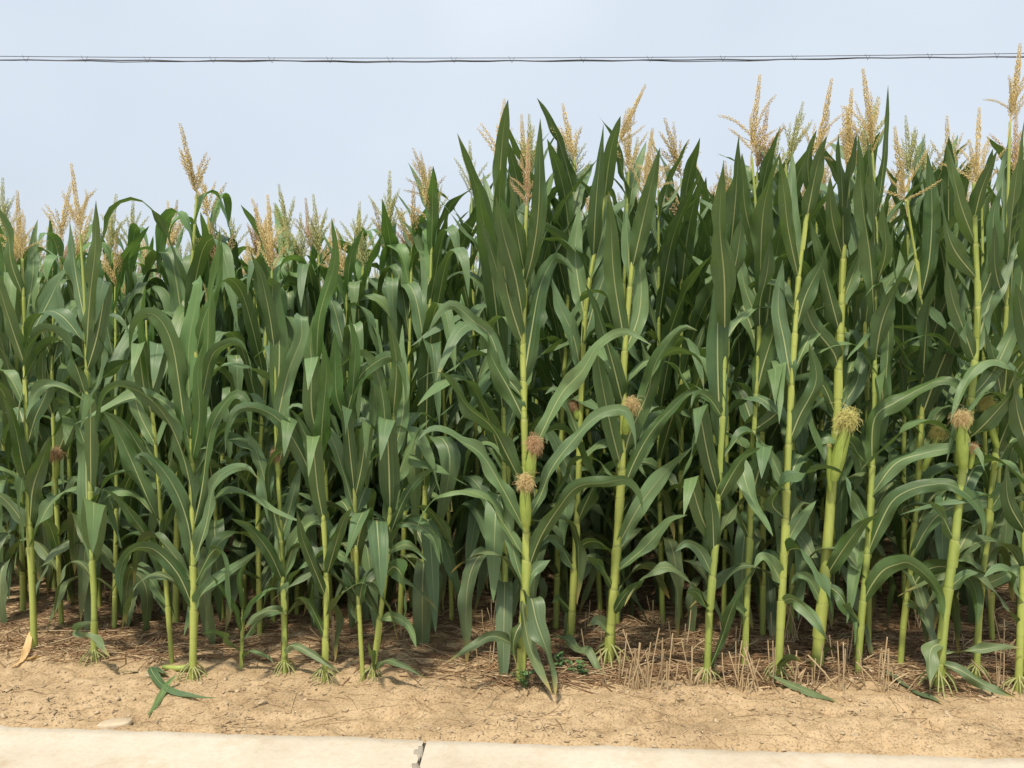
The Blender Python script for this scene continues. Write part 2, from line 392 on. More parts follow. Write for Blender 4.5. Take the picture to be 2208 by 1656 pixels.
def tassel(parent, base, tip, spread, m, rnd, nb=None, local=True):
    """central spike (unit height .30 m) with its side branches, base and tip in the parent's space"""
    ax = Vector(tip) - Vector(base); L = ax.length
    q = Vector((0, 0, 1)).rotation_difference(ax)
    o = link('tassel', rnd.choice(SP), parent, m)
    o.matrix_local = Matrix.Translation(Vector(base)) @ q.to_matrix().to_4x4() @ Matrix.Rotation(rnd.random() * 6.28, 4, 'Z') @ Matrix.Scale(L / .30, 4)
    nb = nb or rnd.randint(8, 11)
    for i in range(nb):
        f = i / nb; b = link('tassel_branch', rnd.choice(BR), o, m)
        til = (.95 - .45 * f) * spread * (.4 + .75 * rnd.random())
        b.matrix_local = Matrix.Translation((0, 0, .0 + .085 * f)) @ Matrix.Rotation(i * 2.4 + rnd.random(), 4, 'Z') @ Matrix.Rotation(til, 4, 'Y') @ Matrix.Scale(.62 + .36 * rnd.random(), 4)
    return o
def silk_mesh(seed, n=340):
    """a loose tuft of fine limp strands round the tip of the ear"""
    rnd = random.Random(seed); mb = MB(); cen = np.array([rnd.gauss(0, .004), rnd.gauss(0, .004), .032]); rx, rz = .020, .040
    for i in range(n):
        p = np.array([rnd.gauss(0, .005), rnd.gauss(0, .005), .010 * rnd.random() - .002]); d = unit(np.array([rnd.gauss(0, .7), rnd.gauss(0, .7), 1.0])); P = [p]; lim = .5 + abs(rnd.gauss(0, .38)); m = rnd.randint(7, 13)
        for k in range(m):
            d = unit(d + np.array([rnd.gauss(0, .58) for _ in range(3)]) - np.array([0, 0, .10 * k]))
            q = P[-1] + d * .0085; e = (q - cen) / np.array([rx, rx, rz]); r = np.linalg.norm(e)
            if r > lim and k < m - 3: q = cen + (q - cen) * (.5 + .5 * lim / r)
            P.append(q)
        Q, _ = spline(P, 15, 4); tube(mb, Q, np.linspace(.0007, .0004, 15), 3, None, False)
    return mb.mesh('silk', M['silk_tan'])
SILK = [silk_mesh(300 + i) for i in range(4)]
def husk_mesh(seed):
    """unit ear: 1 m long along +Z, radius about .11, overlapping husk leaves with pointed tips"""
    rnd = random.Random(seed); mb = MB()
    zz = np.linspace(0, .97, 14); rad = .11 * np.interp(zz, [0, .12, .4, .75, .97], [.55, .8, 1.0, .85, .42])
    tube(mb, np.stack([zz * 0, zz * 0, zz], 1), rad, 12)
    for k in range(5):
        a0 = k * 1.257 + rnd.random() * .5; nz_, na = 10, 5; V = []
        top = .9 + .16 * rnd.random()
        for i in range(nz_ + 1):
            z = top * i / nz_; r = .11 * np.interp(z, [0, .12, .4, .75, 1.1], [.6, .88, 1.08, .95, .5]) + .004
            half = .75 * np.interp(i / nz_, [0, .5, .8, 1], [1, 1, .7, .05])
            for j in range(na):
                a = a0 + half * (j / (na - 1) * 2 - 1); rr = r * (1 + .03 * (j == na - 1))
                V.append((rr * math.cos(a), rr * math.sin(a), z))
        i, j = np.meshgrid(np.arange(nz_), np.arange(na - 1), indexing='ij')
        mb.add(V, np.stack([i * na + j, i * na + j + 1, (i + 1) * na + j + 1, (i + 1) * na + j], -1).reshape(-1, 4))
    return mb.mesh('ear', M['husk'])
HUSK = [husk_mesh(400 + i) for i in range(3)]
def ear(parent, base, tip, width, silk, rnd, silk_scale=1.0):
    ax = Vector(tip) - Vector(base); L = ax.length; q = Vector((0, 0, 1)).rotation_difference(ax)
    o = link('ear', rnd.choice(HUSK), parent)
    sx = width / .22
    o.matrix_local = Matrix.Translation(Vector(base)) @ q.to_matrix().to_4x4() @ Matrix.Diagonal((sx, sx, L, 1))
    s = link('silk', rnd.choice(SILK), o, M['silk_' + silk])
    k = silk_scale * 1.12
    s.matrix_local = Matrix.Translation((0, 0, .97)) @ Matrix.Diagonal((k / sx, k / sx, k / L, 1)) @ Matrix.Rotation(rnd.random() * 6.28, 4, 'Z')
    return o
def roots_mesh(seed):
    rnd = random.Random(seed); mb = MB()
    for i in range(14):
        a = i * .449 + rnd.random() * .3; d = np.array([math.cos(a), math.sin(a), 0]); h = .045 + .03 * rnd.random(); o = .035 + .03 * rnd.random()
        P = [d * .012 + [0, 0, h], d * (.02 + o * .45) + [0, 0, h * .62], d * (.02 + o) + [0, 0, -.015]]
        Q, _ = spline(P, 6, 5); tube(mb, Q, np.linspace(.0032, .0018, 6), 5, None, False)
    return mb.mesh('prop_roots', M['root'])
ROOTS = [roots_mesh(500 + i) for i in range(3)]

# ------------------------------------------------------------------ ground shape
eL, eR = on_ground(0, 1570), on_ground(2208, 1641)
ES = (eR[1] - eL[1]) / (eR[0] - eL[0])
def edge_y(x): return eL[1] + ES * (x - eL[0])
DENTS = [(835, 1535, .045, -.04), (880, 1515, .06, .012), (770, 1570, .08, -.018), (1070, 1522, .03, -.03), (1640, 1572, .09, .02), (1600, 1545, .07, -.025),
         (1960, 1545, .05, -.025), (1975, 1572, .06, -.03), (1930, 1585, .05, .012), (1380, 1530, .05, -.022), (1460, 1540, .05, -.022), (1430, 1522, .04, -.015), (2190, 1570, .07, -.02),
         (1200, 1600, .1, .012), (560, 1545, .10, -.012), (970, 1290, .25, .03), (960, 1370, .2, .03)]
DENTS = [(*on_ground(px, py)[:2], s, h) for px, py, s, h in DENTS]
def gz(x, y):
    x = np.asarray(x, float); y = np.asarray(y, float)
    d = y - edge_y(x)                                   # distance behind the road edge
    bank = np.interp(d, [-.4, -.10, -.015, .06, .3, .6, 1.2], [-.14, -.10, -.012, .012, .012, .0, .0])
    rough = np.interp(d, [-.02, .10, .5, 4, 9], [.22, 1, 1, .8, .6])
    z = bank + rough * (.034 * fbm(x * 1.5, y * 2.0, 3, 3) + .013 * fbm(x * 6, y * 9, 3, 9) + .020 * np.clip(vnoise(x * 2.1, y * 4, 77) * 1.5 - .25, .18, 1) * fbm(x * 24, y * 34, 4, 21))
    z = z + rough * (.014 * np.clip(fbm(x * 9, y * 15, 3, 41) - .16, 0, 1) * 2.5 - .030 * np.clip(fbm(x * 6, y * 12, 4, 57) - .22, 0, 1) * 3)
    for cx, cy, s, h in DENTS: z = z + h * np.exp(-(((x - cx) ** 2) / (s * s) + ((y - cy) ** 2) / (s * s * .5)))
    return z
_gx, _gy = np.arange(-4.5, 4.5, .0125), np.arange(2.5, 4.6, .0125); _GA = gz(*np.meshgrid(_gx, _gy))
_hx, _hy = np.arange(-12, 12, .05), np.arange(2.0, 18, .05); _GB = gz(*np.meshgrid(_hx, _hy))
def gz1(x, y):
    for X, Y, G, st in ((_gx, _gy, _GA, .0125), (_hx, _hy, _GB, .05)):
        i, j = (x - X[0]) / st, (y - Y[0]) / st
        if 0 <= i < len(X) - 1 and 0 <= j < len(Y) - 1:
            a, b = int(i), int(j); i -= a; j -= b
            return float((G[b, a] * (1 - i) + G[b, a + 1] * i) * (1 - j) + (G[b + 1, a] * (1 - i) + G[b + 1, a + 1] * i) * j)
    return float(gz(np.array([x]), np.array([y]))[0])
def build_ground():
    g = lambda a, b, n: np.geomspace(a, b, n)
    xs = np.concatenate([-(3.3 + g(.05, 500, 26))[::-1], np.arange(-3.3, 3.3, .0125), 3.3 + g(.05, 500, 26)])
    ys = np.concatenate([2.5 - g(.05, 400, 22)[::-1], np.arange(2.5, 4.5, .0125), np.arange(4.5, 8, .07), 8 + g(.1, 700, 26)])
    X, Y = np.meshgrid(xs, ys, indexing='xy'); Z = gz(X, Y)
    far = np.clip((np.abs(X) - 20) / 20, 0, 1); Z = Z * (1 - far)
    Z = np.where(Y < edge_y(X) - 8, 0.0, Z)               # field level again beyond the far side of the road
    n, m = Y.shape; i, j = np.meshgrid(np.arange(n - 1), np.arange(m - 1), indexing='ij')
    F = np.stack([i * m + j, i * m + j + 1, (i + 1) * m + j + 1, (i + 1) * m + j], -1).reshape(-1, 4)
    mb = MB(); mb.add(np.stack([X, Y, Z], -1).reshape(-1, 3), F)
    o = link('ground', mb.mesh('ground', M['soil'])); tag(o, 'bare dry tan soil of the field edge and under the corn', kind='structure')
build_ground()

# ------------------------------------------------------------------ road of concrete slabs
def build_road():
    road = empty('road', (0, 0, 0)); tag(road, 'pale concrete road of cast slabs along the field', kind='structure')
    jt, jb = on_ground(914, 1606, .012), on_ground(900, 1656, .012)
    js = (jb[0] - jt[0]) / (jb[1] - jt[1])
    J = jt[0] + np.array([-15, -10, -5, 0, 5, 10]) ; rnd = random.Random(5)
    for k in range(len(J) - 1):
        a, b = J[k] + .006, J[k + 1] - .006; mb = MB()
        xs = np.linspace(a, b, 420); 
        e = edge_y(xs) + .007 * fbm(xs * 9, xs * 0 + k, 4, 5) * 2 + .004 * fbm(xs * 60, xs * 0, 2, 8)
        for c, s in ((a, 1), (b, -1)): e -= .010 * np.exp(-np.abs(xs - c) / .015)        # chipped corners at the joint
        prof = [(0, -.16), (0, -.006), (-.006, 0.), (-.05, .001), (-.6, .003), (-2, .012), (-4.5, 0.), (-4.52, -.16)]
        V = []
        for d, z in prof:
            yy = e + d if d > -.3 else edge_y(xs) + d
            xx = xs + (yy - jt[1]) * js
            zz = .010 + z + (.0025 * fbm(xs * 30, yy * 30, 2, 3) if z > -.1 else 0)
            V.append(np.stack([xx, yy, zz + 0 * xs], 1))
        V = np.array(V); n, m, _ = V.shape; i, j = np.meshgrid(np.arange(n - 1), np.arange(m - 1), indexing='ij')
        F = np.stack([i * m + j, i * m + j + 1, (i + 1) * m + j + 1, (i + 1) * m + j], -1).reshape(-1, 4)[:, ::-1]
        mb.add(V.reshape(-1, 3), F)
        for col in (0, m - 1):
            ring = V[:, col]; mb.add(ring, np.array([np.arange(n)]))
        link('slab', mb.mesh('slab', M['concrete'], False), road)
    for k in range(1, len(J) - 1):
        mb = MB(); y0, y1 = edge_y(J[k]) - .01, edge_y(J[k]) - 4.5
        P = [(J[k] + (y - jt[1]) * js, y) for y in (y0, y1)]
        mb.add([(P[0][0] - .0055, P[0][1], .001), (P[0][0] + .0055, P[0][1], .001), (P[1][0] + .0055, P[1][1], .001), (P[1][0] - .0055, P[1][1], .001),
                (P[0][0] - .0055, P[0][1], -.1), (P[0][0] + .0055, P[0][1], -.1), (P[1][0] + .0055, P[1][1], -.1), (P[1][0] - .0055, P[1][1], -.1)],
               [[0, 1, 2, 3], [4, 5, 1, 0], [7, 6, 5, 4], [5, 6, 2, 1], [7, 4, 0, 3]])
        link('joint_filler', mb.mesh('joint_filler', M['crack'], False), road)
    # grey mortar smears beside the joint
    for px, py, sx, sy in ((904, 1620, .012, .036), (896, 1653, .011, .016)):
        c = on_ground(px, py, .014); mb = MB(); V = [(c[0], c[1], .0178)]; N_ = 40
        for ring, (sc, z) in enumerate(((.75, .0175), (1.0, .0165), (1.03, .004))):
            for i in range(N_):
                a = i / N_ * 6.283; r = 1 + 1.1 * float(fbm(np.array([math.cos(a) * 1.9 + px]), np.array([math.sin(a) * 1.6]), 3, 2)[0])
                V.append((c[0] + sx * r * sc * math.cos(a), c[1] + sy * r * sc * math.sin(a), z))
        idx = np.arange(N_); nx = (idx + 1) % N_
        mb.add(V, np.stack([idx * 0, idx + 1, nx + 1], 1))
        mb2 = np.concatenate([np.stack([1 + r * N_ + idx, 1 + (r + 1) * N_ + idx, 1 + (r + 1) * N_ + nx, 1 + r * N_ + nx], 1) for r in (0, 1)])
        mb.f.append(mb2); link('mortar_patch', mb.mesh('mortar_patch', M['mortar']), road)
build_road()

# ------------------------------------------------------------------ hero corn plants, front row
def A(w, *pts, roll=60, dd=None, m='leaf', tw=0., wave=.017, fold=.48): return dict(w=w * .88, pts=pts, roll=roll, dd=dd, m=m, tw=tw, wave=wave, fold=fold)
def U(w, *pts, roll=90, dd='lean', m='leaf', tw=0., wave=.013): return dict(w=w * .84, pts=pts, roll=roll, dd=dd, m=m, tw=tw, wave=wave, fold=.50)
def F(w, b, c, t, m='leaf', back=.05):
    """leaf that rises behind and folds over its crest towards the road, tip hanging"""
    dx, dy = t[0] - c[0], t[1] - c[1]
    h = (b[1] - c[1]) / 510.0; g = -.32 * h
    p = [(b[0], b[1], 0), ((b[0] * .6 + c[0] * .4), (b[1] * .6 + c[1] * .4), g * .3), (c[0] - dx * .05, c[1] + max(10, .12 * (b[1] - c[1])), g * .85), (c[0], c[1], g - .012),
         (c[0] + dx * .14, c[1] + dy * .07, g - .055), (c[0] + dx * .5, c[1] + dy * .42, g - .125), (t[0], t[1], g - .17)]
    return dict(w=w * 1.12, pts=p, roll=90, dd=None, m=m, tw=0, wave=.003, fold=.22)
HEROES = []
def H(**k): HEROES.append(k)

H(stalk=[(74,1402),(70,1275),(63,1123),(58,946),(54,807),(51,645),(48,560)], w=15, tas=(48,560,36,413,1.15,'tan'),
  leaves=[U(44,(51,790),(27,700),(6,630),(-18,565)), U(32,(50,640),(28,570),(10,500),(-15,430)), U(32,(54,700),(70,600),(80,530),(81,473)),
    U(54,(60,745),(100,660),(135,592),(166,560),roll=80), A(26,(58,820),(43,900),(44,1000),(47,1100),(52,1195),roll=85,wave=.016), U(46,(66,1135),(80,1055),(95,990),(108,940)),
    A(27,(64,1180),(85,1130),(110,1085),(140,1060),(180,1057),(215,1068),(240,1110),(262,1182),roll=50), A(30,(62,1050),(48,1000),(35,930),(20,880),(5,850)), U(40,(56,960),(75,900),(95,840),(100,780))],
  label='corn plant with spreading straw-coloured tassel and a dry yellow leaf at its roots')
H(stalk=[(203,1432),(203,1290),(199,1214),(196,1060),(190,900),(186,760),(182,640),(174,520)], w=14, tas=(173,505,154,354,1.0,'tan'), roots=1,
  leaves=[U(46,(198,1205),(186,1080),(182,960),(192,830),(196,700)), U(44,(188,760),(198,650),(205,540),(207,432)), U(36,(180,700),(165,600),(150,475)),
    F(32,(200,800),(225,605),(206,698)), A(36,(185,870),(168,800),(145,745),(115,716),(85,717),(62,750),(47,797),roll=65), F(30,(196,1060),(194,856),(173,928)),
    A(24,(178,868),(150,842),(110,830),(82,840),(63,880),(56,905),roll=50), F(46,(200,1210),(203,1083),(199,1195)), A(20,(203,1340),(170,1358),(185,1370),(212,1388),(238,1416),roll=50,m='old'),
    A(26,(205,900),(218,790),(221,710),(238,679),(262,692),(285,730),roll=70)],
  label='corn plant with fan of thick prop roots and straw tassel leaning over its top leaves')
H(stalk=[(371,1432),(362,1310),(352,1190),(345,1090),(335,960),(325,860),(318,760),(315,690)], w=11,
  leaves=[A(44,(346,1140),(318,1075),(280,985),(245,915),(220,884),roll=80), A(28,(352,1225),(325,1170),(290,1120),(255,1075),(222,1055),roll=70), A(26,(336,1020),(304,970),(275,925),(245,898),(218,888),roll=70),
    A(24,(357,1310),(335,1265),(310,1235),(278,1222)), U(20,(325,880),(312,780),(313,700),(314,615),m='young'), U(16,(322,840),(330,760),(326,690),(318,640),m='young'),
    F(30,(318,900),(300,742),(283,812)), F(34,(322,880),(341,741),(330,838)), U(40,(330,960),(300,880),(285,800),(290,740)), A(26,(345,1060),(365,1000),(380,940),(395,900),roll=80)],
  label='slim young corn plant without tassel between root-fanned plant and broken shoot')
H(stalk=[(415,1466),(418,1300),(415,1150),(413,1010),(415,870),(425,740),(435,660)], w=17, roots=1, tas=(438,690,462,585,.12,'green',3),
  leaves=[A(46,(418,1112),(410,1050),(392,975),(358,900),(312,851),(264,832),(236,838),(216,870),(207,946),roll=72,dd=-.12), A(46,(410,980),(396,900),(385,820),(372,745),(350,695),(325,675),(303,681),(286,706),(278,768),roll=78,dd=-.12),
    U(44,(413,985),(400,860),(405,740),(421,625),(424,606),(426,612,.05),(430,700,.12),m='young'), U(30,(417,880),(438,770),(455,660),(470,545),(474,490),m='young'), U(34,(418,1000),(428,900),(434,800),(440,735),m='young'),
    U(26,(422,760),(446,690),(468,600),(478,520),m='young'), A(40,(422,1150),(436,1050),(450,945),(474,885),(505,852),(528,858),(538,890),(540,938),roll=78), A(32,(420,970),(436,860),(455,772),(484,745),(510,740),(532,762),(545,832),roll=65),
    A(25,(424,1190),(440,1120),(465,1075),(500,1062),(550,1072),(600,1105),(655,1128),roll=45), A(36,(424,1222),(445,1130),(460,1050),(490,1015),(530,1008),(560,1035),roll=72), A(44,(422,1222),(405,1130),(375,1050),(335,995),(305,978),(288,990),roll=80),
    A(30,(424,1318),(440,1275),(480,1240),(525,1210),(560,1185),roll=65), A(27,(424,1265),(450,1200),(470,1185),(485,1220),(498,1330),roll=75), A(36,(420,1314),(385,1240),(340,1190),(305,1180),(275,1195),(258,1240),(263,1312),roll=72,dd=-.15)],
  label='leafy corn plant with green unopened tassel wrapped in top leaves, standing beside broken shoot')
H(stalk=[(519,1446),(521,1390),(523,1330),(524,1270)], w=6, young=1,
  leaves=[A(14,(522,1365),(508,1315),(480,1270),(455,1240),roll=70,m='young'), A(14,(523,1350),(545,1300),(575,1275),(600,1268),roll=70,m='young'), A(12,(520,1405),(490,1378),(460,1362),(435,1366),roll=50), A(13,(522,1385),(555,1340),(585,1325),(615,1322),roll=50),
    A(12,(520,1420),(545,1405),(575,1412),(590,1430),roll=50), U(14,(523,1330),(522,1290),(528,1240),(540,1200),m='young')],
  label='knee-high corn seedling beside two full-grown plants')
H(stalk=[(614,1456),(613,1320),(609,1220),(603,1100),(597,950),(596,860),(590,700),(586,590)], w=14, roots=1, tas=(586,585,578,422,.55,'tan'),
  leaves=[A(50,(597,890),(594,745),(592,650),(580,613),(560,622,-.05),(548,660,-.08),(540,695,-.10),roll=90,wave=.004), U(46,(602,915),(622,805),(640,730),(652,686),(656,692,.05),(660,760,.10)), A(46,(600,1165),(575,1060),(545,965),(530,936),(526,950,.06),roll=88),
    U(32,(610,1162),(630,1080),(648,1003)), A(32,(610,1255),(580,1190),(540,1140),(498,1118),roll=70), A(36,(612,1255),(632,1180),(660,1135),(695,1123),(713,1160),(708,1226),roll=60),
    A(22,(613,1320),(580,1316),(550,1330),(526,1357),roll=50,m='old'), A(18,(614,1420),(626,1392),(665,1405),(705,1430),(740,1458),roll=35,m='old'), U(40,(594,760),(580,680),(560,600),(540,545)), F(34,(600,1010),(625,900),(612,985)), A(30,(598,980),(625,930),(660,890),(690,885),(700,920),roll=70),
    A(24,(613,1290),(635,1240),(660,1215),(680,1225),roll=60)], ears=[((600,1030),(598,985),12,'rust',.8)],
  label='corn plant with club-like tan tassel and small rust-red silk beside its stalk')
H(stalk=[(699,1470),(703,1330),(703,1220),(697,1110),(690,980),(685,850),(680,720)], w=14, roots=1,
  leaves=[A(36,(697,1125),(660,1000),(610,915),(565,883),(520,880),(493,912),(486,978),roll=70), F(32,(690,1125),(676,942),(665,1028)), F(34,(672,960),(672,772),(664,842)), A(27,(702,1290),(675,1220),(652,1160),(640,1100),roll=80),
    A(22,(701,1375),(672,1310),(650,1290),(636,1292),roll=60), U(44,(690,990),(698,900),(698,800),(695,725),m='young'), A(30,(704,1245),(725,1170),(742,1120),(760,1095),roll=75), U(36,(684,860),(672,760),(676,680)), A(28,(692,1030),(668,960),(640,900),(622,880),roll=80), U(34,(682,780),(700,680),(720,560),(715,470),m='young')],
  label='corn plant with plain bare lower stalk standing left of twin-stalk clump')
H(stalk=[(783,1466),(776,1350),(770,1250),(768,1180),(764,1060),(758,930),(748,800)], w=11,
  leaves=[A(31,(762,1112),(738,1010),(708,930),(665,885),(637,873),(622,888),(638,926),roll=70), F(30,(772,1075),(790,910),(789,990)), F(27,(762,1065),(748,880),(745,937)), A(38,(760,1015),(748,905),(772,820),(805,785),(840,768),(865,785),(873,830),(874,868),roll=75),
    F(38,(768,1185),(785,1104),(740,1220)), A(21,(772,1300),(752,1250),(733,1225),roll=75), A(33,(772,1305),(785,1250),(812,1218),roll=80), U(42,(752,930),(740,860),(727,780),(722,715),m='young'), U(34,(764,1010),(745,940),(735,900)), U(28,(756,900),(770,830),(765,740),(752,680),m='young')],
  label='thin corn stalk leaning left in twin-stalk clump')
H(stalk=[(803,1466),(812,1390),(825,1290),(835,1200),(842,1080),(846,960),(848,850),(842,760)], w=13, roots=1,
  leaves=[A(38,(840,1110),(832,960),(827,870),(812,800),(790,762),(765,762),(745,780),(726,797),roll=78,dd=-.1), F(40,(842,1105),(835,905),(820,993)), F(44,(832,1195),(812,1122),(823,1292)), A(25,(840,1130),(870,1127),(905,1135),(935,1165),(950,1217),roll=45),
    A(38,(832,1240),(850,1222),(868,1245),(876,1290),(868,1342),roll=75), A(23,(818,1335),(850,1330),(882,1352),(898,1397),roll=50), A(15,(808,1448),(830,1425),(858,1430),(895,1447),(925,1468),roll=30,m='old'),
    U(40,(846,1000),(870,880),(875,780),(868,700)), A(34,(842,1090),(868,1000),(900,940),(925,905),roll=75), A(28,(838,1160),(870,1080),(905,1030),(940,1010),roll=70), U(34,(846,900),(850,780),(835,680)), A(24,(834,1190),(870,1175),(900,1185),(920,1210),roll=60), A(12,(806,1450),(800,1410),(795,1385),roll=80)],
  label='thicker corn stalk leaning right in twin-stalk clump, bright leaf tips folded over')
H(stalk=[(1122,1476),(1130,1330),(1135,1200),(1133,1050),(1130,900),(1128,750),(1130,620),(1134,480),(1136,445)], w=21, tas=(1136,445,1140,298,1.0,'rust'),
  leaves=[U(52,(1128,690),(1112,600),(1092,510),(1070,425)), U(26,(1132,525),(1108,480),(1078,425),m='young'), U(54,(1128,825),(1142,720),(1165,620),(1190,562),(1202,556,-.02),(1222,570,-.05),(1236,590,-.06)), U(46,(1126,745),(1102,640),(1088,550),(1090,470)),
    A(46,(1130,1062),(1095,985),(1060,920),(1010,878),(965,815),(932,802),(900,822),roll=70,dd=-.15), A(38,(1130,1150),(1090,1065),(1040,982),(992,950),(952,923),(922,928),(900,950),roll=68,dd=-.12), A(36,(1130,1210),(1080,1120),(1042,1072),(985,1058),(940,1075),(912,1110),(896,1148),roll=65),
    A(36,(1129,860),(1085,800),(1058,725),(1020,692),(978,658),(950,672),(921,720),roll=75), A(46,(1134,905),(1105,840),(1066,770),(1050,712),roll=85), A(36,(1140,1125),(1165,1070),(1190,1010),(1235,950),(1280,903),(1320,885),(1350,888),(1367,930),(1370,970),roll=75,dd=-.1),
    A(42,(1138,1240),(1165,1160),(1205,1095),(1245,1050),(1300,1042),(1350,1035),(1378,1065),(1386,1102),roll=68,dd=-.12), A(38,(1134,1010),(1170,930),(1210,850),(1255,800),(1285,750),(1320,722),(1350,715),(1375,725),(1404,744),roll=75),
    A(50,(1128,1315),(1142,1290),(1158,1340),(1178,1420),(1198,1503),roll=92,dd=-.22,m='old'), A(30,(1126,1300),(1116,1312),(1138,1390),(1164,1450),(1190,1495),roll=90,dd=-.17,m='old'), A(34,(1130,1275),(1110,1200),(1095,1120),(1078,1058),roll=80), A(24,(1122,1400),(1065,1372),(1015,1395),(964,1427),roll=40,m='old'),
    A(28,(1133,1270),(1152,1230),(1187,1207),roll=70), U(40,(1130,620),(1150,540),(1158,440),(1165,255)), U(34,(1129,590),(1110,480),(1098,390)), U(38,(1128,730),(1090,640),(1055,560),(1035,470)), A(30,(1126,1330),(1108,1380),(1112,1430),roll=80,m='old')],
  ears=[((1140,1040),(1148,962),22,'rust',1.05,-.05),((1134,1135),(1131,1045),23,'tan',1.05,-.07)],
  label='corn plant bearing two ears, one rust-silked and one tan-silked, with big leaves hanging to soil')
H(stalk=[(1226,1392),(1232,1340),(1240,1200),(1245,1100),(1250,950),(1253,870),(1260,700),(1272,600),(1285,530),(1305,420),(1325,330)], w=17, tas=(1332,312,1391,183,.8,'tan'),
  leaves=[U(36,(1275,560),(1286,430),(1301,268)), U(40,(1302,430),(1320,330),(1338,250)), U(48,(1262,690),(1245,610),(1240,540),(1250,440)), A(36,(1242,1187),(1270,1168),(1300,1175),(1330,1215),(1357,1280),roll=75,dd=-.15),
    A(24,(1228,1372),(1200,1375),(1222,1378),(1242,1398),(1268,1400),(1286,1440),(1299,1485),(1304,1516),roll=55,dd=-.42,m='old'), U(44,(1256,820),(1230,730),(1205,660),(1190,600)), U(44,(1260,740),(1285,660),(1300,580),(1310,500)), A(36,(1246,1080),(1220,1000),(1185,930),(1165,900),roll=80), A(32,(1244,1130),(1275,1060),(1310,1010),(1335,990),roll=75),
    A(30,(1240,1230),(1210,1180),(1185,1160),(1165,1180),roll=65), A(34,(1250,950),(1225,880),(1200,840),(1175,850),roll=75), U(40,(1278,600),(1300,500),(1300,400),(1308,330)), A(24,(1234,1320),(1205,1290),(1190,1300),roll=70)], ears=[((1246,905),(1240,880),13,'rust',.8)],
  label='corn plant with tassel tilted far to the right above its two dark top leaves')
H(stalk=[(1312,1428),(1318,1330),(1325,1250),(1332,1150),(1340,1030),(1345,900),(1345,800),(1352,690),(1360,600),(1372,510),(1387,430)], w=22, tas=(1390,425,1406,278,.85,'tan'), roots=1,
  leaves=[U(48,(1348,745),(1330,600),(1318,480),(1312,412)), U(44,(1368,590),(1395,450),(1423,318)), F(36,(1330,1015),(1293,757),(1317,795)), A(48,(1342,1005),(1358,935),(1384,850),(1418,790),(1455,740),(1480,706),(1504,713),roll=85,dd=-.1), A(36,(1338,1075),(1366,1000),(1405,930),(1450,880),(1485,848),(1521,842),roll=80),
    A(42,(1334,1180),(1384,1083),(1444,1007),(1493,963),roll=82), A(32,(1328,1235),(1390,1180),(1440,1125),(1482,1110),roll=70), U(46,(1352,760),(1375,680),(1378,600),(1370,520)), A(26,(1320,1330),(1350,1280),(1390,1250),roll=75), A(30,(1322,1270),(1295,1220),(1265,1200),roll=70), U(46,(1346,880),(1320,780),(1290,680),(1262,610)), A(24,(1316,1370),(1290,1340),(1265,1350),roll=60,m='old'),
    U(34,(1362,620),(1350,520),(1345,440))],
  ears=[((1348,935),(1359,878),20,'tan',1.05,-.06),((1335,1010),(1330,975),9,'rust',.6)],
  label='thick-stalked corn plant with single tan-silked ear high on its bright stalk')
H(stalk=[(1524,1466),(1527,1400),(1531,1300),(1540,1204),(1548,1080),(1556,950),(1560,850),(1563,730),(1570,600),(1578,480)], w=17, roots=1,
  leaves=[U(56,(1550,960),(1544,840),(1548,720),(1554,610),(1562,568),(1575,568,-.04),(1588,574,-.06)), U(54,(1562,730),(1554,600),(1553,480),(1560,345)), F(35,(1540,1065),(1511,878),(1500,957)), U(42,(1543,1205),(1536,1100),(1520,1035)), F(33,(1528,1175),(1492,1030),(1474,1113)),
    A(21,(1530,1455),(1555,1380),(1575,1320),(1600,1265),(1627,1222),roll=60), U(46,(1572,560),(1585,430),(1594,290)), A(30,(1536,1240),(1510,1190),(1480,1170),(1455,1190),roll=65), A(34,(1548,1080),(1580,1020),(1610,980),(1640,965),roll=75), A(26,(1530,1320),(1505,1280),(1480,1275),roll=65), U(36,(1566,640),(1590,560),(1604,450)), A(28,(1556,900),(1530,860),(1505,850),(1490,880),roll=70)],
  label='corn plant with splayed yellow prop roots and a side shoot, straw stubble at its left')
H(stalk=[(1605,1442),(1608,1370),(1612,1250),(1617,1150),(1620,1000),(1628,900),(1637,720),(1638,600),(1630,450),(1622,350)], w=14, tas=(1620,335,1638,163,1.05,'tan'),
  leaves=[A(50,(1632,850),(1650,780),(1672,705),(1705,650),(1740,590),roll=85), U(40,(1637,710),(1645,650),(1656,590),(1663,510)), F(35,(1690,935),(1672,793),(1672,874)), F(38,(1620,1085),(1647,960),(1642,1032)), A(44,(1614,1045),(1585,1000),(1598,1015),(1625,1070),(1667,1156),roll=92,dd=-.2),
    U(46,(1636,635),(1650,452),(1683,327)), U(40,(1630,560),(1610,450),(1600,330)), A(34,(1616,1160),(1590,1100),(1565,1060),roll=80), A(28,(1612,1260),(1640,1210),(1670,1195),(1690,1215),roll=65), A(24,(1608,1330),(1580,1300),(1560,1315),roll=60), U(36,(1634,700),(1610,620),(1595,540))],
  label='corn plant with bushy tassel of many upright spikes, slightly set back behind straw stubble')
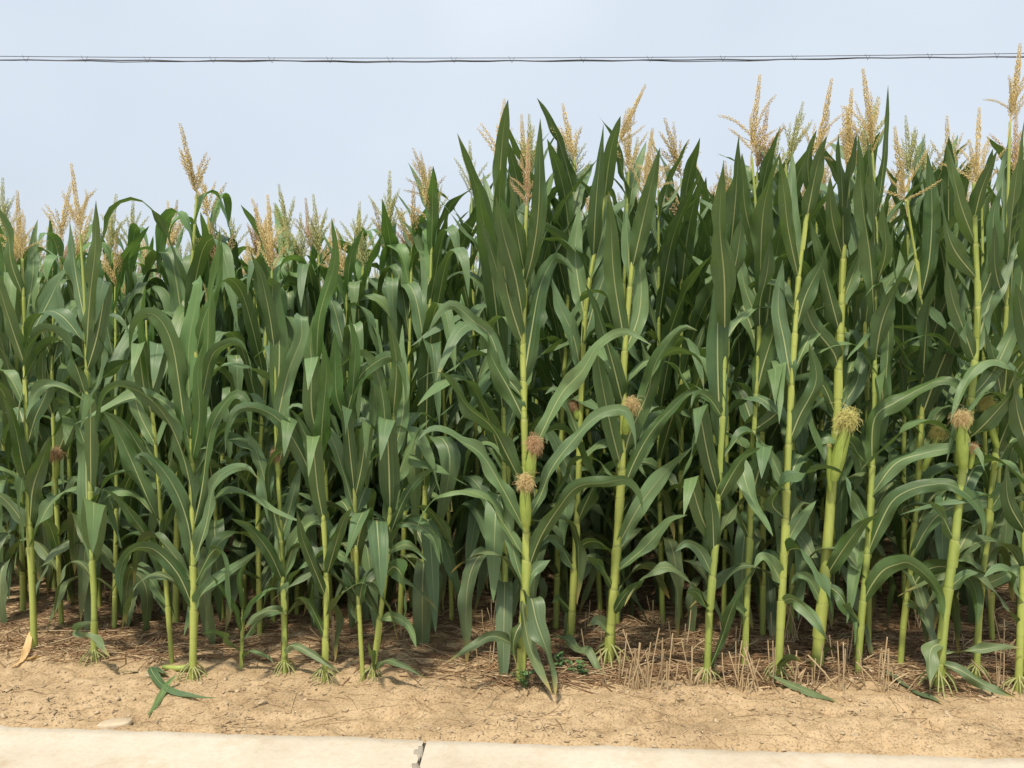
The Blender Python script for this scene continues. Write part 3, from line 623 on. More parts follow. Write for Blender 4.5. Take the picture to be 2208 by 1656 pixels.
H(stalk=[(1677,1466),(1681,1390),(1688,1250),(1693,1150),(1698,1000),(1704,880),(1709,800),(1716,690),(1722,600),(1735,500),(1750,400)], w=19, tas=(1756,350,1794,172,1.0,'tan'), roots=1,
  leaves=[U(38,(1720,575),(1707,450),(1709,328)), U(42,(1736,480),(1760,360),(1784,293)), U(28,(1716,420),(1738,340),(1761,280)), A(42,(1690,1195),(1715,1183),(1745,1200),(1775,1260),(1796,1337),roll=75,dd=-.2), A(27,(1684,1297),(1712,1293),(1755,1335),(1791,1392),roll=65,dd=-.2),
    A(30,(1694,1120),(1665,1085),(1695,1042),(1735,1020),(1790,1010),(1825,1035),(1836,1082),roll=65,dd=-.22), A(44,(1700,960),(1735,900),(1755,820),(1745,740),roll=85), U(44,(1708,830),(1690,740),(1680,660),(1688,560)), U(42,(1714,720),(1740,640),(1770,570),(1790,520)), A(34,(1696,1060),(1670,1000),(1640,950),roll=80), A(34,(1690,1180),(1725,1120),(1760,1080),roll=75), A(28,(1686,1260),(1660,1210),(1640,1200),(1625,1225),roll=65), A(18,(1678,1440),(1700,1420),(1730,1425),roll=50,m='old'),
    U(36,(1722,600),(1700,500),(1690,420),(1680,330))],
  label='corn plant with drooping bright leaf arching across its neighbour and tassel leaning right')
H(stalk=[(1760,1446),(1768,1350),(1776,1270),(1786,1150),(1795,1030),(1803,940),(1807,840),(1811,740),(1815,640),(1819,540),(1825,440),(1829,375)], w=27, tas=(1829,372,1835,193,.45,'tan',12),
  leaves=[U(40,(1818,545),(1805,405),(1808,288)), U(42,(1821,550),(1838,405),(1847,288)), U(36,(1812,720),(1775,600),(1747,472)), A(44,(1806,800),(1795,760),(1755,700),(1735,650),(1722,600),roll=85), A(28,(1803,900),(1770,830),(1745,825),(1748,890),(1765,940),(1781,1003),roll=88,dd=-.12,wave=.016), U(44,(1808,890),(1840,830),(1855,780),(1882,742),dd=.12),
    A(36,(1788,1250),(1818,1185),(1862,1128),(1897,1110),roll=75), A(25,(1786,1260),(1812,1285),(1838,1340),(1843,1392),roll=75,dd=-.15), U(40,(1815,660),(1845,580),(1870,500),(1880,420)), A(40,(1804,930),(1840,960),(1850,1010),(1842,1060),roll=85,dd=.10), U(36,(1819,560),(1800,470),(1790,380)), A(24,(1772,1300),(1745,1250),(1720,1240),(1705,1262),roll=70), A(18,(1764,1420),(1785,1400),(1805,1405),roll=60,m='old')],
  ears=[((1797,1035),(1826,912),26,'yellow',1.4,-.09),((1790,1060),(1788,960),13,'yellow',.25,-.06)],
  label='thickest corn stalk, bearing a large ear with bushy fresh yellow silk')
H(stalk=[(1849,1456),(1853,1390),(1861,1290),(1869,1200),(1876,1100),(1881,1000),(1886,850),(1886,700),(1890,560),(1886,420),(1882,340)], w=15, tas=(1881,330,1862,150,.85,'tan'),
  leaves=[A(42,(1865,1298),(1881,1259),(1906,1229),(1935,1217),(1960,1214),(1997,1241),(2027,1283),(2034,1340),roll=68,dd=-.2), A(38,(1871,1198),(1895,1135),(1925,1080),(1965,1055),(2010,1045),(2050,1045),(2095,1075),(2122,1120),(2120,1165),roll=68,dd=-.22), U(36,(1884,1005),(1908,860),(1915,700),(1910,628),(1896,613,-.03),(1880,622,-.06),(1865,640,-.07)),
    A(42,(1880,1020),(1885,905),(1930,868),(1990,835),(2025,820),(2060,826),(2085,850),(2099,878),roll=72,dd=-.15), F(27,(1905,905),(1900,805),(1898,868)), U(16,(1890,480),(1908,380),(1916,290),(1915,183)), U(46,(1888,700),(1878,560),(1862,430),(1850,288)), U(40,(1888,640),(1892,500),(1884,380),(1868,290)), A(36,(1878,1070),(1930,1000),(1990,978),(2040,968),(2085,962),(2112,978),(2123,1015),roll=60,dd=-.25),
    U(44,(1886,790),(1900,700),(1930,620),(1960,560)), A(32,(1874,1150),(1850,1090),(1830,1050),roll=78), A(24,(1856,1350),(1835,1310),(1815,1305),roll=65), U(36,(1888,620),(1905,540),(1902,440))],
  label='corn plant with narrow pointed leaf rising high beside its tassel')
H(stalk=[(1941,1440),(1948,1350),(1956,1290),(1966,1200),(1973,1120),(1980,1030),(1988,880),(1990,760),(1980,600),(1962,480),(1955,430)], w=14, tas=(1952,435,1928,275,1.3,'tan',12),
  leaves=[U(48,(1989,825),(2000,720),(2012,650),(2022,590)), F(50,(1990,900),(2062,683),(2084,742)), A(42,(1967,1202),(1995,1145),(2030,1105),(2080,1085),(2130,1080),(2170,1092),(2195,1130),(2205,1194),roll=66,dd=-.2), A(42,(1960,1292),(1985,1240),(2020,1222),(2060,1228),(2095,1255),(2108,1300),(2107,1352),roll=68,dd=-.22),
    A(46,(1983,995),(2010,970),(2060,930),(2095,890),(2130,880),(2162,886),(2172,930),(2175,965),roll=72,dd=-.18), U(44,(1984,650),(2000,560),(2010,440),(2000,330)), U(44,(1970,560),(1950,640),(1930,560),(1925,480)), U(40,(1986,700),(1950,620),(1940,540)), A(34,(1975,1110),(1950,1060),(1925,1035),roll=78), A(20,(1972,1130),(1945,1100),(1975,1085),(2012,1092),roll=50), A(24,(1956,1300),(1980,1310),(1995,1340),roll=70)],
  ears=[((1990,1015),(2024,938),13,'yellow',.9,-.05)],
  label='slender corn plant with widely fanned tassel, left of ear with amber silk')
H(stalk=[(2024,1486),(2030,1395),(2040,1300),(2055,1200),(2068,1080),(2080,980),(2090,900),(2100,800),(2106,740),(2108,640),(2104,540),(2100,440)], w=23, tas=(2100,395,2113,234,1.1,'tan'), roots=1,
  leaves=[U(52,(2110,755),(2130,660),(2160,590),(2195,520)), U(42,(2098,860),(2140,800),(2180,720),(2215,640)), U(46,(2092,950),(2128,920),(2165,865),(2212,808)), U(36,(2101,470),(2122,405),(2151,323)), U(38,(2104,525),(2062,430),(2042,308)), U(42,(2106,600),(2060,540),(2046,480),(2030,395)), A(30,(2034,1385),(2008,1400),(2003,1445),(2005,1485),roll=75,dd=-.12,m='old'),
    A(27,(2030,1430),(2070,1445),(2130,1480),(2192,1520),roll=50,dd=-.12,m='old'), A(34,(2060,1165),(2030,1110),(2005,1080),roll=78), A(30,(2045,1270),(2080,1240),(2110,1235),roll=70), U(44,(2104,780),(2075,700),(2050,640),(2040,560)), U(40,(2107,660),(2135,560),(2150,470),(2160,400)), A(20,(2030,1410),(2075,1405),(2120,1400),(2165,1394),(2208,1398),roll=35,dd=-.05,m='old')],
  ears=[((2077,1010),(2072,908),22,'tan',1.05,-.06),((2092,1010),(2099,970),10,'rust',.6,-.03)],
  label='corn plant with amber-silked ear, pale prop roots and leaf trailing to the soil')
H(stalk=[(2105,1470),(2108,1390),(2113,1300),(2121,1220),(2130,1150),(2138,1060),(2150,950),(2162,850),(2168,700),(2171,560),(2174,400),(2177,290)], w=15, tas=(2178,262,2201,96,1.0,'tan',12), roots=1,
  leaves=[U(36,(2172,590),(2190,420),(2211,250)), U(26,(2168,560),(2160,420),(2176,280)), U(42,(2120,1228),(2135,1160),(2162,1095)), A(32,(2116,1262),(2160,1245),(2210,1215),roll=65), U(50,(2168,780),(2190,680),(2205,560),(2212,480)), U(44,(2164,860),(2140,760),(2120,690)), A(40,(2148,980),(2180,900),(2215,850),roll=80), A(36,(2135,1100),(2170,1050),(2210,1030),roll=70), A(30,(2118,1240),(2090,1200),(2065,1210),roll=65), U(40,(2170,660),(2150,580),(2145,480))],
  ears=[((2150,965),(2124,872),15,'yellow',1.0,-.02)],
  label='tallest corn plant, its tassel reaching up across the overhead cable')
H(stalk=[(2195,1492),(2199,1400),(2204,1300),(2212,1150),(2220,1000),(2228,800),(2232,600)], w=17, roots=1,
  leaves=[A(30,(2204,1300),(2180,1240),(2150,1225),(2120,1245),roll=60), U(44,(2212,1150),(2190,1080),(2170,1000)), U(48,(2222,980),(2200,880),(2190,790)), A(36,(2208,1220),(2235,1160),(2260,1140)), U(46,(2228,800),(2205,700),(2190,610)), U(40,(2232,640),(2215,540),(2205,450))],
  label='corn plant with bare thick foot, standing right of the tallest plant')

H(stalk=[(133,1352),(128,1240),(124,1130),(118,1010),(114,880),(112,760),(118,640)], w=11,
  leaves=[F(30,(118,1000),(150,900),(140,960)), U(34,(116,900),(100,820),(92,740)), U(36,(113,800),(130,700),(128,610)), A(26,(126,1190),(105,1130),(85,1120)), A(28,(122,1090),(150,1040),(180,1030)), U(34,(113,780),(95,690),(100,600))],
  ears=[((120,1030),(123,985),14,'rust',1.0,-.05)],
  label='thin set-back corn stalk with rusty-silked ear, left of root-fan plant')
def conv(p, Y, dflt):
    d = p[2] if len(p) > 2 else dflt
    return at(p[0], p[1], Y + d)
def build_hero(h, rnd):
    b = on_ground(*h['stalk'][0]); Y = b[1]; k = 1 / ppm(Y)
    base = np.array([b[0], b[1], gz1(b[0], b[1]) - .012])
    root = empty('corn_plant', base); tag(root, h['label'], 'corn plant', 'corn plants along the road edge')
    SPx = h['stalk']; SP3 = [base] + [at(px, py, Y) for px, py in SPx[1:]]
    if h.get('tas'): SP3.append(at(h['tas'][0], h['tas'][1], Y))
    SP3 = np.array(SP3); dense, L = spline(SP3, 300)
    r0 = h['w'] * k / 2 * .92; r1 = max(.0035, r0 * .34)
    collars = []
    for lf in h['leaves']:
        b0 = conv(lf['pts'][0], Y, 0); i = int(np.argmin(np.linalg.norm(dense - b0, axis=1)))
        t = i / 299; collars.append(t)
        pts = [conv(p, Y, 0) for p in lf['pts']]; n = len(pts)
        dd = lf['dd'] if lf['dd'] is not None else rnd.uniform(-.24, .03)
        if dd == 'lean':
            ln = sum(math.dist(a[:2], c[:2]) for a, c in zip(lf['pts'][:-1], lf['pts'][1:])) * k
            dd = -rnd.uniform(.22, .50) * ln if rnd.random() < .72 else rnd.uniform(.0, .25) * ln
        has_d = any(len(p) > 2 for p in lf['pts'])
        out = [dense[i]]
        for q, p in enumerate(lf['pts'][1:], 1):
            d0 = 0 if has_d and len(p) < 3 else dd * (q / (n - 1)) ** 1.1
            jx = rnd.gauss(0, 5) if (lf['roll'] >= 85 and len(p) < 3 and q < n - 1) else 0
            out.append(at(p[0] + jx, p[1], Y + (p[2] if len(p) > 2 else d0) - .012))
        for q in range(1, n):                                        # leaf points stay above the soil
            zmin = gz1(out[q][0], out[q][1]) + .008
            if out[q][2] < zmin: out[q] = out[q].copy(); out[q][2] = zmin
        P = np.array(out) - base
        T0 = unit(P[1] - P[0]); yv = np.array([0, 1., 0])
        Pi = unit(np.cross(T0, yv)); Dp = unit(yv - T0 * (yv @ T0)); ro = math.radians(lf['roll'] - (10 if lf['roll'] < 84 else 0) + rnd.uniform(-9, 9))
        side = unit(P[-1] - P[0]); fs = (1 if side[0] > 0 else -1) * (-1 if rnd.random() < .2 else 1)
        W0 = Pi * math.sin(ro) + Dp * math.cos(ro) * fs; up = np.array([-side[0], -side[1] + .02, .5])
        me = leaf_mesh(P, lf['w'] * k, W0, M[lf['m']], 30, 9, lf['fold'], lf['wave'] * (.7 + .6 * rnd.random()), lf['tw'] + rnd.uniform(-.75, .75), rnd, up)
        link('leaf', me, root)
    for q in range(0 if h.get('young') else 6):
        t = .17 + .11 * q + rnd.uniform(-.03, .03); c = dense[int(t * 299)] - base; az = rnd.choice((0, math.pi)) + rnd.gauss(0, .5); az = az if math.sin(az) > 0 else -az
        Lf = rnd.uniform(.42, .62); e0 = rnd.uniform(.8, 1.25); P = [c]; bb = rnd.uniform(.35, .6); dr = rnd.uniform(1.5, 2.6); sw = rnd.gauss(0, .4)
        for u in np.linspace(.1, 1, 10):
            e = e0 - dr / (1 + math.exp(-(u - bb) * 12)); P.append(P[-1] + Lf / 10 * np.array([math.cos(az + sw * u) * math.cos(e), math.sin(az + sw * u) * math.cos(e), math.sin(e)]))
        P = np.array(P); P[:, 2] = np.maximum(P[:, 2], .03)
        link('leaf', leaf_mesh(P, rnd.uniform(.05, .075), np.array([-math.sin(az), math.cos(az), 0]), M['leaf' if q > 1 else 'old'], 24, 7, .45, .014, rnd.uniform(-.8, .8), rnd, np.array([0, 0, 1.])), root)
    link('stalk', stalk_mesh(SP3 - base, r0, r1, collars, M['stalk'], 12, .018), root)
    if h.get('tas'):
        tx = h['tas']; m = M['tassel_' + tx[5]]
        tassel(root, at(tx[0], tx[1], Y) - base, at(tx[2], tx[3], Y + rnd.uniform(-.04, .04)) - base, tx[4], m, rnd, tx[6] if len(tx) > 6 else None)
    for e in h.get('ears', []):
        d = e[5] if len(e) > 5 else .0
        ear(root, at(*e[0], Y + d * .6) - base, at(*e[1], Y + d * 1.3) - base, e[2] * k, e[3], rnd, e[4])
    if h.get('roots'):
        o = link('prop_roots', rnd.choice(ROOTS), root); o.location = (0, 0, .008); o.rotation_euler.z = rnd.random() * 6.28; s = max(.8, min(1.5, r0 / .0145)); o.scale = (s, s, s)
    return root
RH = random.Random(21)
for h in HEROES: build_hero(h, RH)

# ------------------------------------------------------------------ field plants behind the front row
def field_plant_geo(style, H, rnd, nl):
    """leaf centre lines of one plant: (points, width, W0, up, t on stalk, material)"""
    out = []; az0 = rnd.random() * 6.283
    for i in range(nl):
        f = (i + .5) / nl; z = H * (.10 + .86 * f ** 1.15); az = az0 + (i % 2) * math.pi + rnd.gauss(0, .4)
        L = (.58 + .34 * math.sin(math.pi * min(1, f * .85 + .12))) * rnd.uniform(.85, 1.1); wd = (.054 + .028 * math.sin(math.pi * min(1, f * .9 + .08))) * rnd.uniform(.9, 1.12); k = 11
        if style == 'erect':
            e0 = rnd.uniform(1.18, 1.44) if f > .45 else rnd.uniform(.9, 1.25); droop = rnd.uniform(.15, .7) if f > .5 else rnd.uniform(1.4, 2.4)
            if f > .78: L *= .64
        else:
            e0 = rnd.uniform(1.25, 1.48) if f > .4 else rnd.uniform(.85, 1.2); droop = rnd.uniform(2.3, 2.95); k = rnd.uniform(14, 26)
            if f > .8: L *= .72
            if f > .85 and rnd.random() < .5: droop = rnd.uniform(.1, .6)
        if f < .34: L = rnd.uniform(.60, .80); wd *= 1.08; droop = rnd.uniform(2.1, 2.7); k = rnd.uniform(9, 15)
        bend0 = rnd.uniform(.42, .72) if f >= .34 else rnd.uniform(.25, .42); P = [np.array([0, 0, z])]; e = e0; n = 16; d = np.array([math.cos(az), math.sin(az), 0]); sw = rnd.gauss(0, .25)
        for s in range(1, n + 1):
            u = s / n; e = e0 - droop * (1 / (1 + math.exp(-(u - bend0) * k))) - .12 * u
            dr = np.array([math.cos(az + sw * u), math.sin(az + sw * u), 0])
            P.append(P[-1] + L / n * (dr * math.cos(e) + np.array([0, 0, math.sin(e)])))
        out.append((np.array(P), wd, np.array([-d[1], d[0], 0.]), np.array([-d[0] * .5, -d[1] * .5, 1.]), z / H, 'young' if (f > .88 and style == 'arch') else ('old' if f < .2 else 'leaf')))
    lean = np.array([rnd.gauss(0, .035), rnd.gauss(0, .035), 0])
    S = np.array([[0, 0, 0], [0, 0, H * .35], lean * .5 + [0, 0, H * .7], lean + [0, 0, H]])
    return out, S
def shift(P, S, H):
    z0 = P[0][2]; c = np.array([np.interp(z0, S[:, 2], S[:, 0]), np.interp(z0, S[:, 2], S[:, 1]), 0]); return P + c
def proto(style, seed, tm):
    rnd = random.Random(seed); H = {'erect': 2.16, 'arch': 1.86}[style]
    geo, S = field_plant_geo(style, H, rnd, 17 if style == 'erect' else 16)
    root = empty('corn_plant', (0, 0, 0)); parts = []
    for P, wd, W0, up, t, m in geo:
        parts.append(link('leaf', leaf_mesh(shift(P, S, H), wd, W0, M[m], 20, 7, .35, .012, rnd.uniform(-.7, .7), rnd, up), root))
    link('stalk', stalk_mesh(S, .0135, .005, [g[4] for g in geo], M['stalk'], 8, .04), root)
    return root, S[-1], rnd
def copy_plant(root):
    r = root.copy(); C.objects.link(r)
    for ch in root.children:
        c = ch.copy(); C.objects.link(c); c.parent = r
        for g in ch.children:
            d = g.copy(); C.objects.link(d); d.parent = c
    return r
TM = ['tassel_tan', 'tassel_green', 'tassel_rust', 'tassel_tan', 'tassel_green', 'tassel_tan', 'tassel_tan', 'tassel_green']
def joined_tassel(seed):
    rnd = random.Random(seed); mb = MB(); spikelets(mb, [(0, 0, -.05), (0, 0, .1), (rnd.gauss(0, .01), rnd.gauss(0, .01), .29)], rnd, 4, .0075, .0145, .0056, .0055, .25)
    for i in range(rnd.randint(7, 11)):
        a = i * 2.4 + rnd.random(); f = i / 8; til = rnd.uniform(.2, .95) * (1.1 - .5 * f); L = rnd.uniform(.11, .19); d = np.array([math.cos(a) * math.sin(til), math.sin(a) * math.sin(til), math.cos(til)])
        z = np.array([0, 0, .07 * f]); spikelets(mb, [z, z + d * L * .5 + [0, 0, .005], z + d * L + [0, 0, -.01 * til]], rnd, 2, .0070, .0135, .0052, .0034, .1)
    return mb.mesh('tassel', M['tassel_tan'], False)
JT = [joined_tassel(600 + i) for i in range(6)]
PROTO = {'erect': [], 'arch': []}
for st in PROTO:
    for i in range(8):
        r, top, rnd = proto(st, (700 if st == 'erect' else 800) + i, None)
        t = link('tassel', JT[i % len(JT)], r, M[TM[i]]); t.location = top; t.rotation_euler = (rnd.gauss(0, .15), rnd.gauss(0, .15), rnd.random() * 6)
        PROTO[st].append([r, False])
TCOL = {'tassel_tan': 'tan', 'tassel_green': 'greenish', 'tassel_rust': 'rusty'}
LAB = {('erect', 0): ('tall corn plant with upright leaves in second row right behind the front stalks', 'tall corn plants in the second row'),
       ('arch', 0): ('shorter corn plant with arching leaves in second row right behind the front stalks', 'shorter corn plants in the second row'),
       ('erect', 1): ('tall corn plant with upright leaves deep in the field, mostly hidden', 'tall corn plants deeper in the field'),
       ('arch', 1): ('shorter corn plant with arching leaves deep in the field, mostly hidden', 'shorter corn plants deeper in the field')}
SHORT = ['the dry-leaf plant', 'the root-fan plant', 'the slim untasselled plant', 'the wrapped-tassel plant', 'the seedling', 'the club-tassel plant', 'the bare lower stalk', 'the left-leaning twin', 'the right-leaning twin', 'the two-eared plant',
         'the tilted tassel', 'the high-eared plant', 'the side-shoot plant', 'the bushy tassel', 'the drooping bright leaf', 'the yellow-silk ear', 'the high pointed leaf', 'the fanned tassel', 'the amber-silk ear', 'the tallest plant', 'the edge plant', 'the rusty-eared thin stalk']
RF = random.Random(33); count = 0
def place(style, x, y, row, Htot=None, rz=None, idx=None):
    global count
    i = RF.randrange(8) if idx is None else idx; ent = PROTO[style][i]
    if not ent[1]: o = ent[0]; ent[1] = True
    else: o = copy_plant(ent[0])
    s = (Htot / {'erect': 2.42, 'arch': 2.12}[style]) if Htot else RF.uniform(.93, 1.06)
    o.location = (x, y, gz1(x, y) - .01); o.rotation_euler = (RF.gauss(0, .025), RF.gauss(0, .025), RF.random() * 6.283 if rz is None else rz)
    o.scale = (s * RF.uniform(.95, 1.08), s * RF.uniform(.95, 1.08), s)
    la = LAB[(style, row)]; tc = TCOL[TM[i]]; kind = 'tall' if style == 'erect' else 'shorter'
    if row == 0:
        ix = min(range(len(HEROES)), key=lambda q: abs(on_ground(*HEROES[q]['stalk'][0])[0] * y / 3.5 - x))
        text = '%s corn plant with %s tassel in second row, behind %s' % (kind, tc, SHORT[ix])
    else: text = '%s corn plant with %s tassel deep in the field, mostly hidden' % (kind, tc)
    tag(o, text, 'corn plant', la[1]); count += 1
    return o
# second row: plants whose tassels stand against the sky in the photograph (x pixel, tassel-top pixel, depth, kind)
SKY = [(362,280,4.05,'arch',0),(448,365,4.5,'arch',5),(268,452,4.3,'arch',4),(305,450,4.9,'arch',1),(640,428,4.4,'arch',7),(706,440,4.2,'arch',4),(652,452,5.2,'arch',2),(786,445,4.7,'arch',1),
       (100,470,4.6,'arch',3),(230,500,4.0,'arch',6),(520,490,5.0,'arch',2),(550,520,5.6,'arch',0),(885,395,4.3,'arch',4),(916,378,4.5,'erect',1),(958,340,4.8,'erect',3),(972,392,4.1,'erect',4),(845,455,5.0,'arch',5),
       (1078,262,4.0,'erect',7),(1040,320,4.6,'erect',1),(1146,272,4.3,'erect',5),(1200,208,4.05,'erect',0),(1216,330,4.8,'erect',2),(1436,302,4.1,'erect',6),(1500,362,4.9,'erect',3),(1530,400,4.5,'erect',2),
       (1654,282,4.3,'erect',4),(1784,335,4.6,'erect',0),(1990,310,4.2,'erect',7),(2040,300,4.5,'erect',1),(1355,370,4.4,'erect',5),(1260,390,5.1,'erect',6),(1700,370,5.0,'erect',2),(1905,390,4.9,'erect',3),(2140,330,4.6,'erect',6),(580,470,4.1,'arch',0),(760,500,4.05,'arch',3)]
taken = [tuple(on_ground(*h['stalk'][0])[:2]) for h in HEROES]
for px, py, Y, st, i in SKY:
    p = at(px, py, Y); place(st, p[0], Y, 0, p[2] + .02, None, i); taken.append((p[0], Y))
for px, py in ((50,1322),(283,1305),(560,1372),(862,1348),(915,1366),(1090,1396),(1405,1335),(1465,1332),(1645,1372),(1705,1372),(1872,1398),(2140,1382),(480,1335),(640,1330),(760,1330),(1330,1345),(1560,1345),(1790,1345),(1950,1345),(2060,1345)):
    g = on_ground(px, py)
    if min(((g[0] - a) ** 2 + (g[1] - b) ** 2) ** .5 for a, b in taken) > .10: place('erect' if px > 1000 else 'arch', g[0], g[1], 0); taken.append((g[0], g[1]))
BND = lambda y: -.33 + .02 * (y - 4)
rowy = 4.25; row = 0; far = []
while rowy < 14:
    half = .85 * rowy + .6; x = -half + RF.random() * .2
    while x < half:
        xx = x + RF.gauss(0, .025); yy = rowy + ES * xx * .8 + RF.gauss(0, .04)
        st = 'erect' if xx > BND(yy) else 'arch'
        gap = abs(xx + .30 - .02 * (yy - 4)) < (.17 if yy < 5.4 else .1) and yy < 7
        if not gap and min([((xx - a) ** 2 + (yy - b) ** 2) ** .5 for a, b in taken] or [9]) > .13:
            if count < 279 and abs(xx) < .64 * yy + .2: place(st, xx, yy, 0 if row == 0 else 1)
            else: far.append((st, xx, yy))
        x += .215 + RF.random() * .05
    rowy += .47; row += 1
# the rest of the field, too far in to tell plants apart: one joined mass
def far_field():
    protos = {}
    for st in ('erect', 'arch'):
        for i in range(5):
            rnd = random.Random(900 + i + (50 if st == 'arch' else 0)); H = 2.16 if st == 'erect' else 1.86
            geo, S = field_plant_geo(st, H, rnd, 13); a, b, c = MB(), MB(), MB()
            for P, wd, W0, up, t, m in geo: leaf_mesh(shift(P, S, H), wd, W0, None, 9, 3, .3, .006, rnd.uniform(-.7, .7), rnd, up, mb=a)
            tube(b, S, np.linspace(.0135, .005, 4), 5)
            top = S[-1]
            for k in range(7):
                an = k * 2.4; ti = 0 if k == 0 else .45; L = .28 if k == 0 else .15; d = np.array([math.cos(an) * math.sin(ti), math.sin(an) * math.sin(ti), math.cos(ti)])
                tube(c, np.array([top, top + d * L * .3, top + d * L * .8, top + d * L]), np.array([.002, .007, .006, .001]), 5, None, False)
            protos.setdefault(st, []).append((a, b, c))
    mbs = [MB(), MB(), MB()]
    for st, x, y in far:
        src = protos[st][RF.randrange(5)]; an = RF.random() * 6.283; s = RF.uniform(.92, 1.06); ca, sa = math.cos(an) * s, math.sin(an) * s; z = 0
        for mb, q in zip(mbs, src):
            for v, f, uv in zip(q.v, q.f, q.uv):
                base = mb.n
                V = np.stack([v[:, 0] * ca - v[:, 1] * sa + x, v[:, 0] * sa + v[:, 1] * ca + y, v[:, 2] * s], 1)
            # append with the offsets of the source mesh kept
            V = np.concatenate(q.v); UV = np.concatenate(q.uv)
            V = np.stack([V[:, 0] * ca - V[:, 1] * sa + x, V[:, 0] * sa + V[:, 1] * ca + y, V[:, 2] * s - .01], 1)
            off = mb.n; mb.v.append(V); mb.uv.append(UV); mb.n += len(V)
            for f in q.f: mb.f.append(f + off)
    root = empty('corn_field', (0, 9, 0)); tag(root, 'mass of corn plants far inside the field', 'corn field', kind='stuff')
    for nm, mb, m in zip(('foliage', 'stalks', 'tassels'), mbs, ('leaf', 'stalk', 'tassel_tan')):
        for q in range(len(mb.v)): mb.v[q] = mb.v[q] - np.array([0, 9, 0])
        o = link(nm, mb.mesh(nm, M[m]), root); o['kind'] = 'stuff'
if far: far_field()

# ------------------------------------------------------------------ straw, stubble, clods
def straw_litter():
    rnd = random.Random(3); mbs = [MB(), MB()]
    for i in range(17000):
        y = 3.25 + abs(rnd.gauss(0, 1)) * 1.1 if i > 260 else rnd.uniform(2.8, 3.4)
        x = rnd.uniform(-.68, .68) * y
        if y < edge_y(x) + .04: continue
        d = y - edge_y(x)
        if i > 260:
            if d < .46 + .22 * float(vnoise(np.array([x * 3]), np.array([0.]), 6)[0]): continue
            if x < -.1 and rnd.random() > .18 + .55 * min(1, max(0, d - .55) / .7): continue      # the left plot is barer
            if rnd.random() > .25 + 1.1 * float(vnoise(np.array([x * 2.2]), np.array([y * 2.2]), 4)[0]): continue
        L = rnd.uniform(.06, .32) * (1 if i > 260 else .55); a = rnd.gauss(0, .75) if rnd.random() < .75 else rnd.random() * 3.14
        dx, dy = math.cos(a) * L / 2, math.sin(a) * L / 2; b = rnd.gauss(0, .012); lift = rnd.random() * .016 if i > 260 else .002
        za, zb, zm = gz1(x - dx, y - dy), gz1(x + dx, y + dy), gz1(x, y)
        r = rnd.uniform(.0013, .0031) if i > 260 else rnd.uniform(.0007, .0015)
        zm = max(zm, (za + zb) / 2)
        P = np.array([[x - dx, y - dy, za + r + lift * rnd.random()], [x - dy * b * 8, y + dx * b * 8, zm + r + lift], [x + dx, y + dy, zb + r + lift * rnd.random()]])
        tube(mbs[0 if rnd.random() < (.25 if i > 260 else .8) else 1], P, r, 3, None, False)
    for nm, mb, m, la in (('straw_litter', mbs[0], 'straw', 'loose pale wheat straw strewn over the soil between stalks'), ('weathered_straw_litter', mbs[1], 'straw_old', 'loose weathered brown straw strewn over the soil between stalks')):
        o = link(nm, mb.mesh(nm, M[m])); tag(o, la, 'straw', kind='stuff')
straw_litter()
def tuft_mesh(seed, n, w, hgt):
    rnd = random.Random(seed); mb = MB()
    for i in range(n):
        x, y = rnd.gauss(0, w), rnd.gauss(0, .02); L = hgt * rnd.uniform(.3, 1.1); t = rnd.gauss(0, .2) if rnd.random() < .7 else rnd.gauss(0, .75); a = rnd.random() * 6.283; r = rnd.uniform(.0022, .0036)
        top = np.array([x + L * math.sin(t), y + L * .3 * rnd.gauss(0, .3), L * math.cos(t)])
        P = np.array([[x, y, -.012], (np.array([x, y, 0]) + top) / 2 + [rnd.gauss(0, .003), 0, 0], top]); tube(mb, P, r, 4)
    return mb.mesh('stubble_tuft', M['straw'], False)
TUFT = [tuft_mesh(40, 24, .045, .19), tuft_mesh(41, 9, .020, .17), tuft_mesh(42, 6, .018, .19), tuft_mesh(43, 5, .03, .15), tuft_mesh(44, 15, .035, .17)]
def tuft(px, py, k, s=1., label=None, group=None):
    b = on_ground(px, py); o = link('stubble_tuft', TUFT[k]); o.location = (b[0], b[1], gz1(b[0], b[1])); o.scale = (s, s, s * 1.2); o.rotation_euler.z = R.uniform(-.3, .3)
    tag(o, label or 'small tuft of cut straw stubble standing between corn stalks', 'stubble', group or 'small straw stubble tufts')
tuft(1395, 1490, 0, 1.05, 'widest clump of pale cut straw stubble, left of plant with side shoot', 'large straw stubble clumps')
tuft(1605, 1495, 4, .95, 'bundle of upright straw stubble right of the side-shoot plant', 'large straw stubble clumps')
tuft(1508, 1488, 1, 1.0, 'narrow tuft of straw stubble touching the side-shoot plant', 'large straw stubble clumps')
for px, py, k in ((1730,1480,1),(1760,1485,3),(1810,1500,2),(1660,1480,2),(1905,1505,2),(1900,1490,3),(2150,1490,2),(1340,1470,3),(1075,1370,4),(1060,1440,3),(880,1390,1),(720,1420,2),(1300,1420,3),(1700,1390,4),(1990,1360,4),(1420,1350,1),(1265,1360,3),(1590,1400,3),(1480,1400,3),(1235,1320,2),(1830,1440,3),(940,1330,3),(330,1320,3),(230,1300,3),(2060,1400,3),(2180,1420,1)):
    tuft(px, py, k, R.uniform(.8, 1.05))
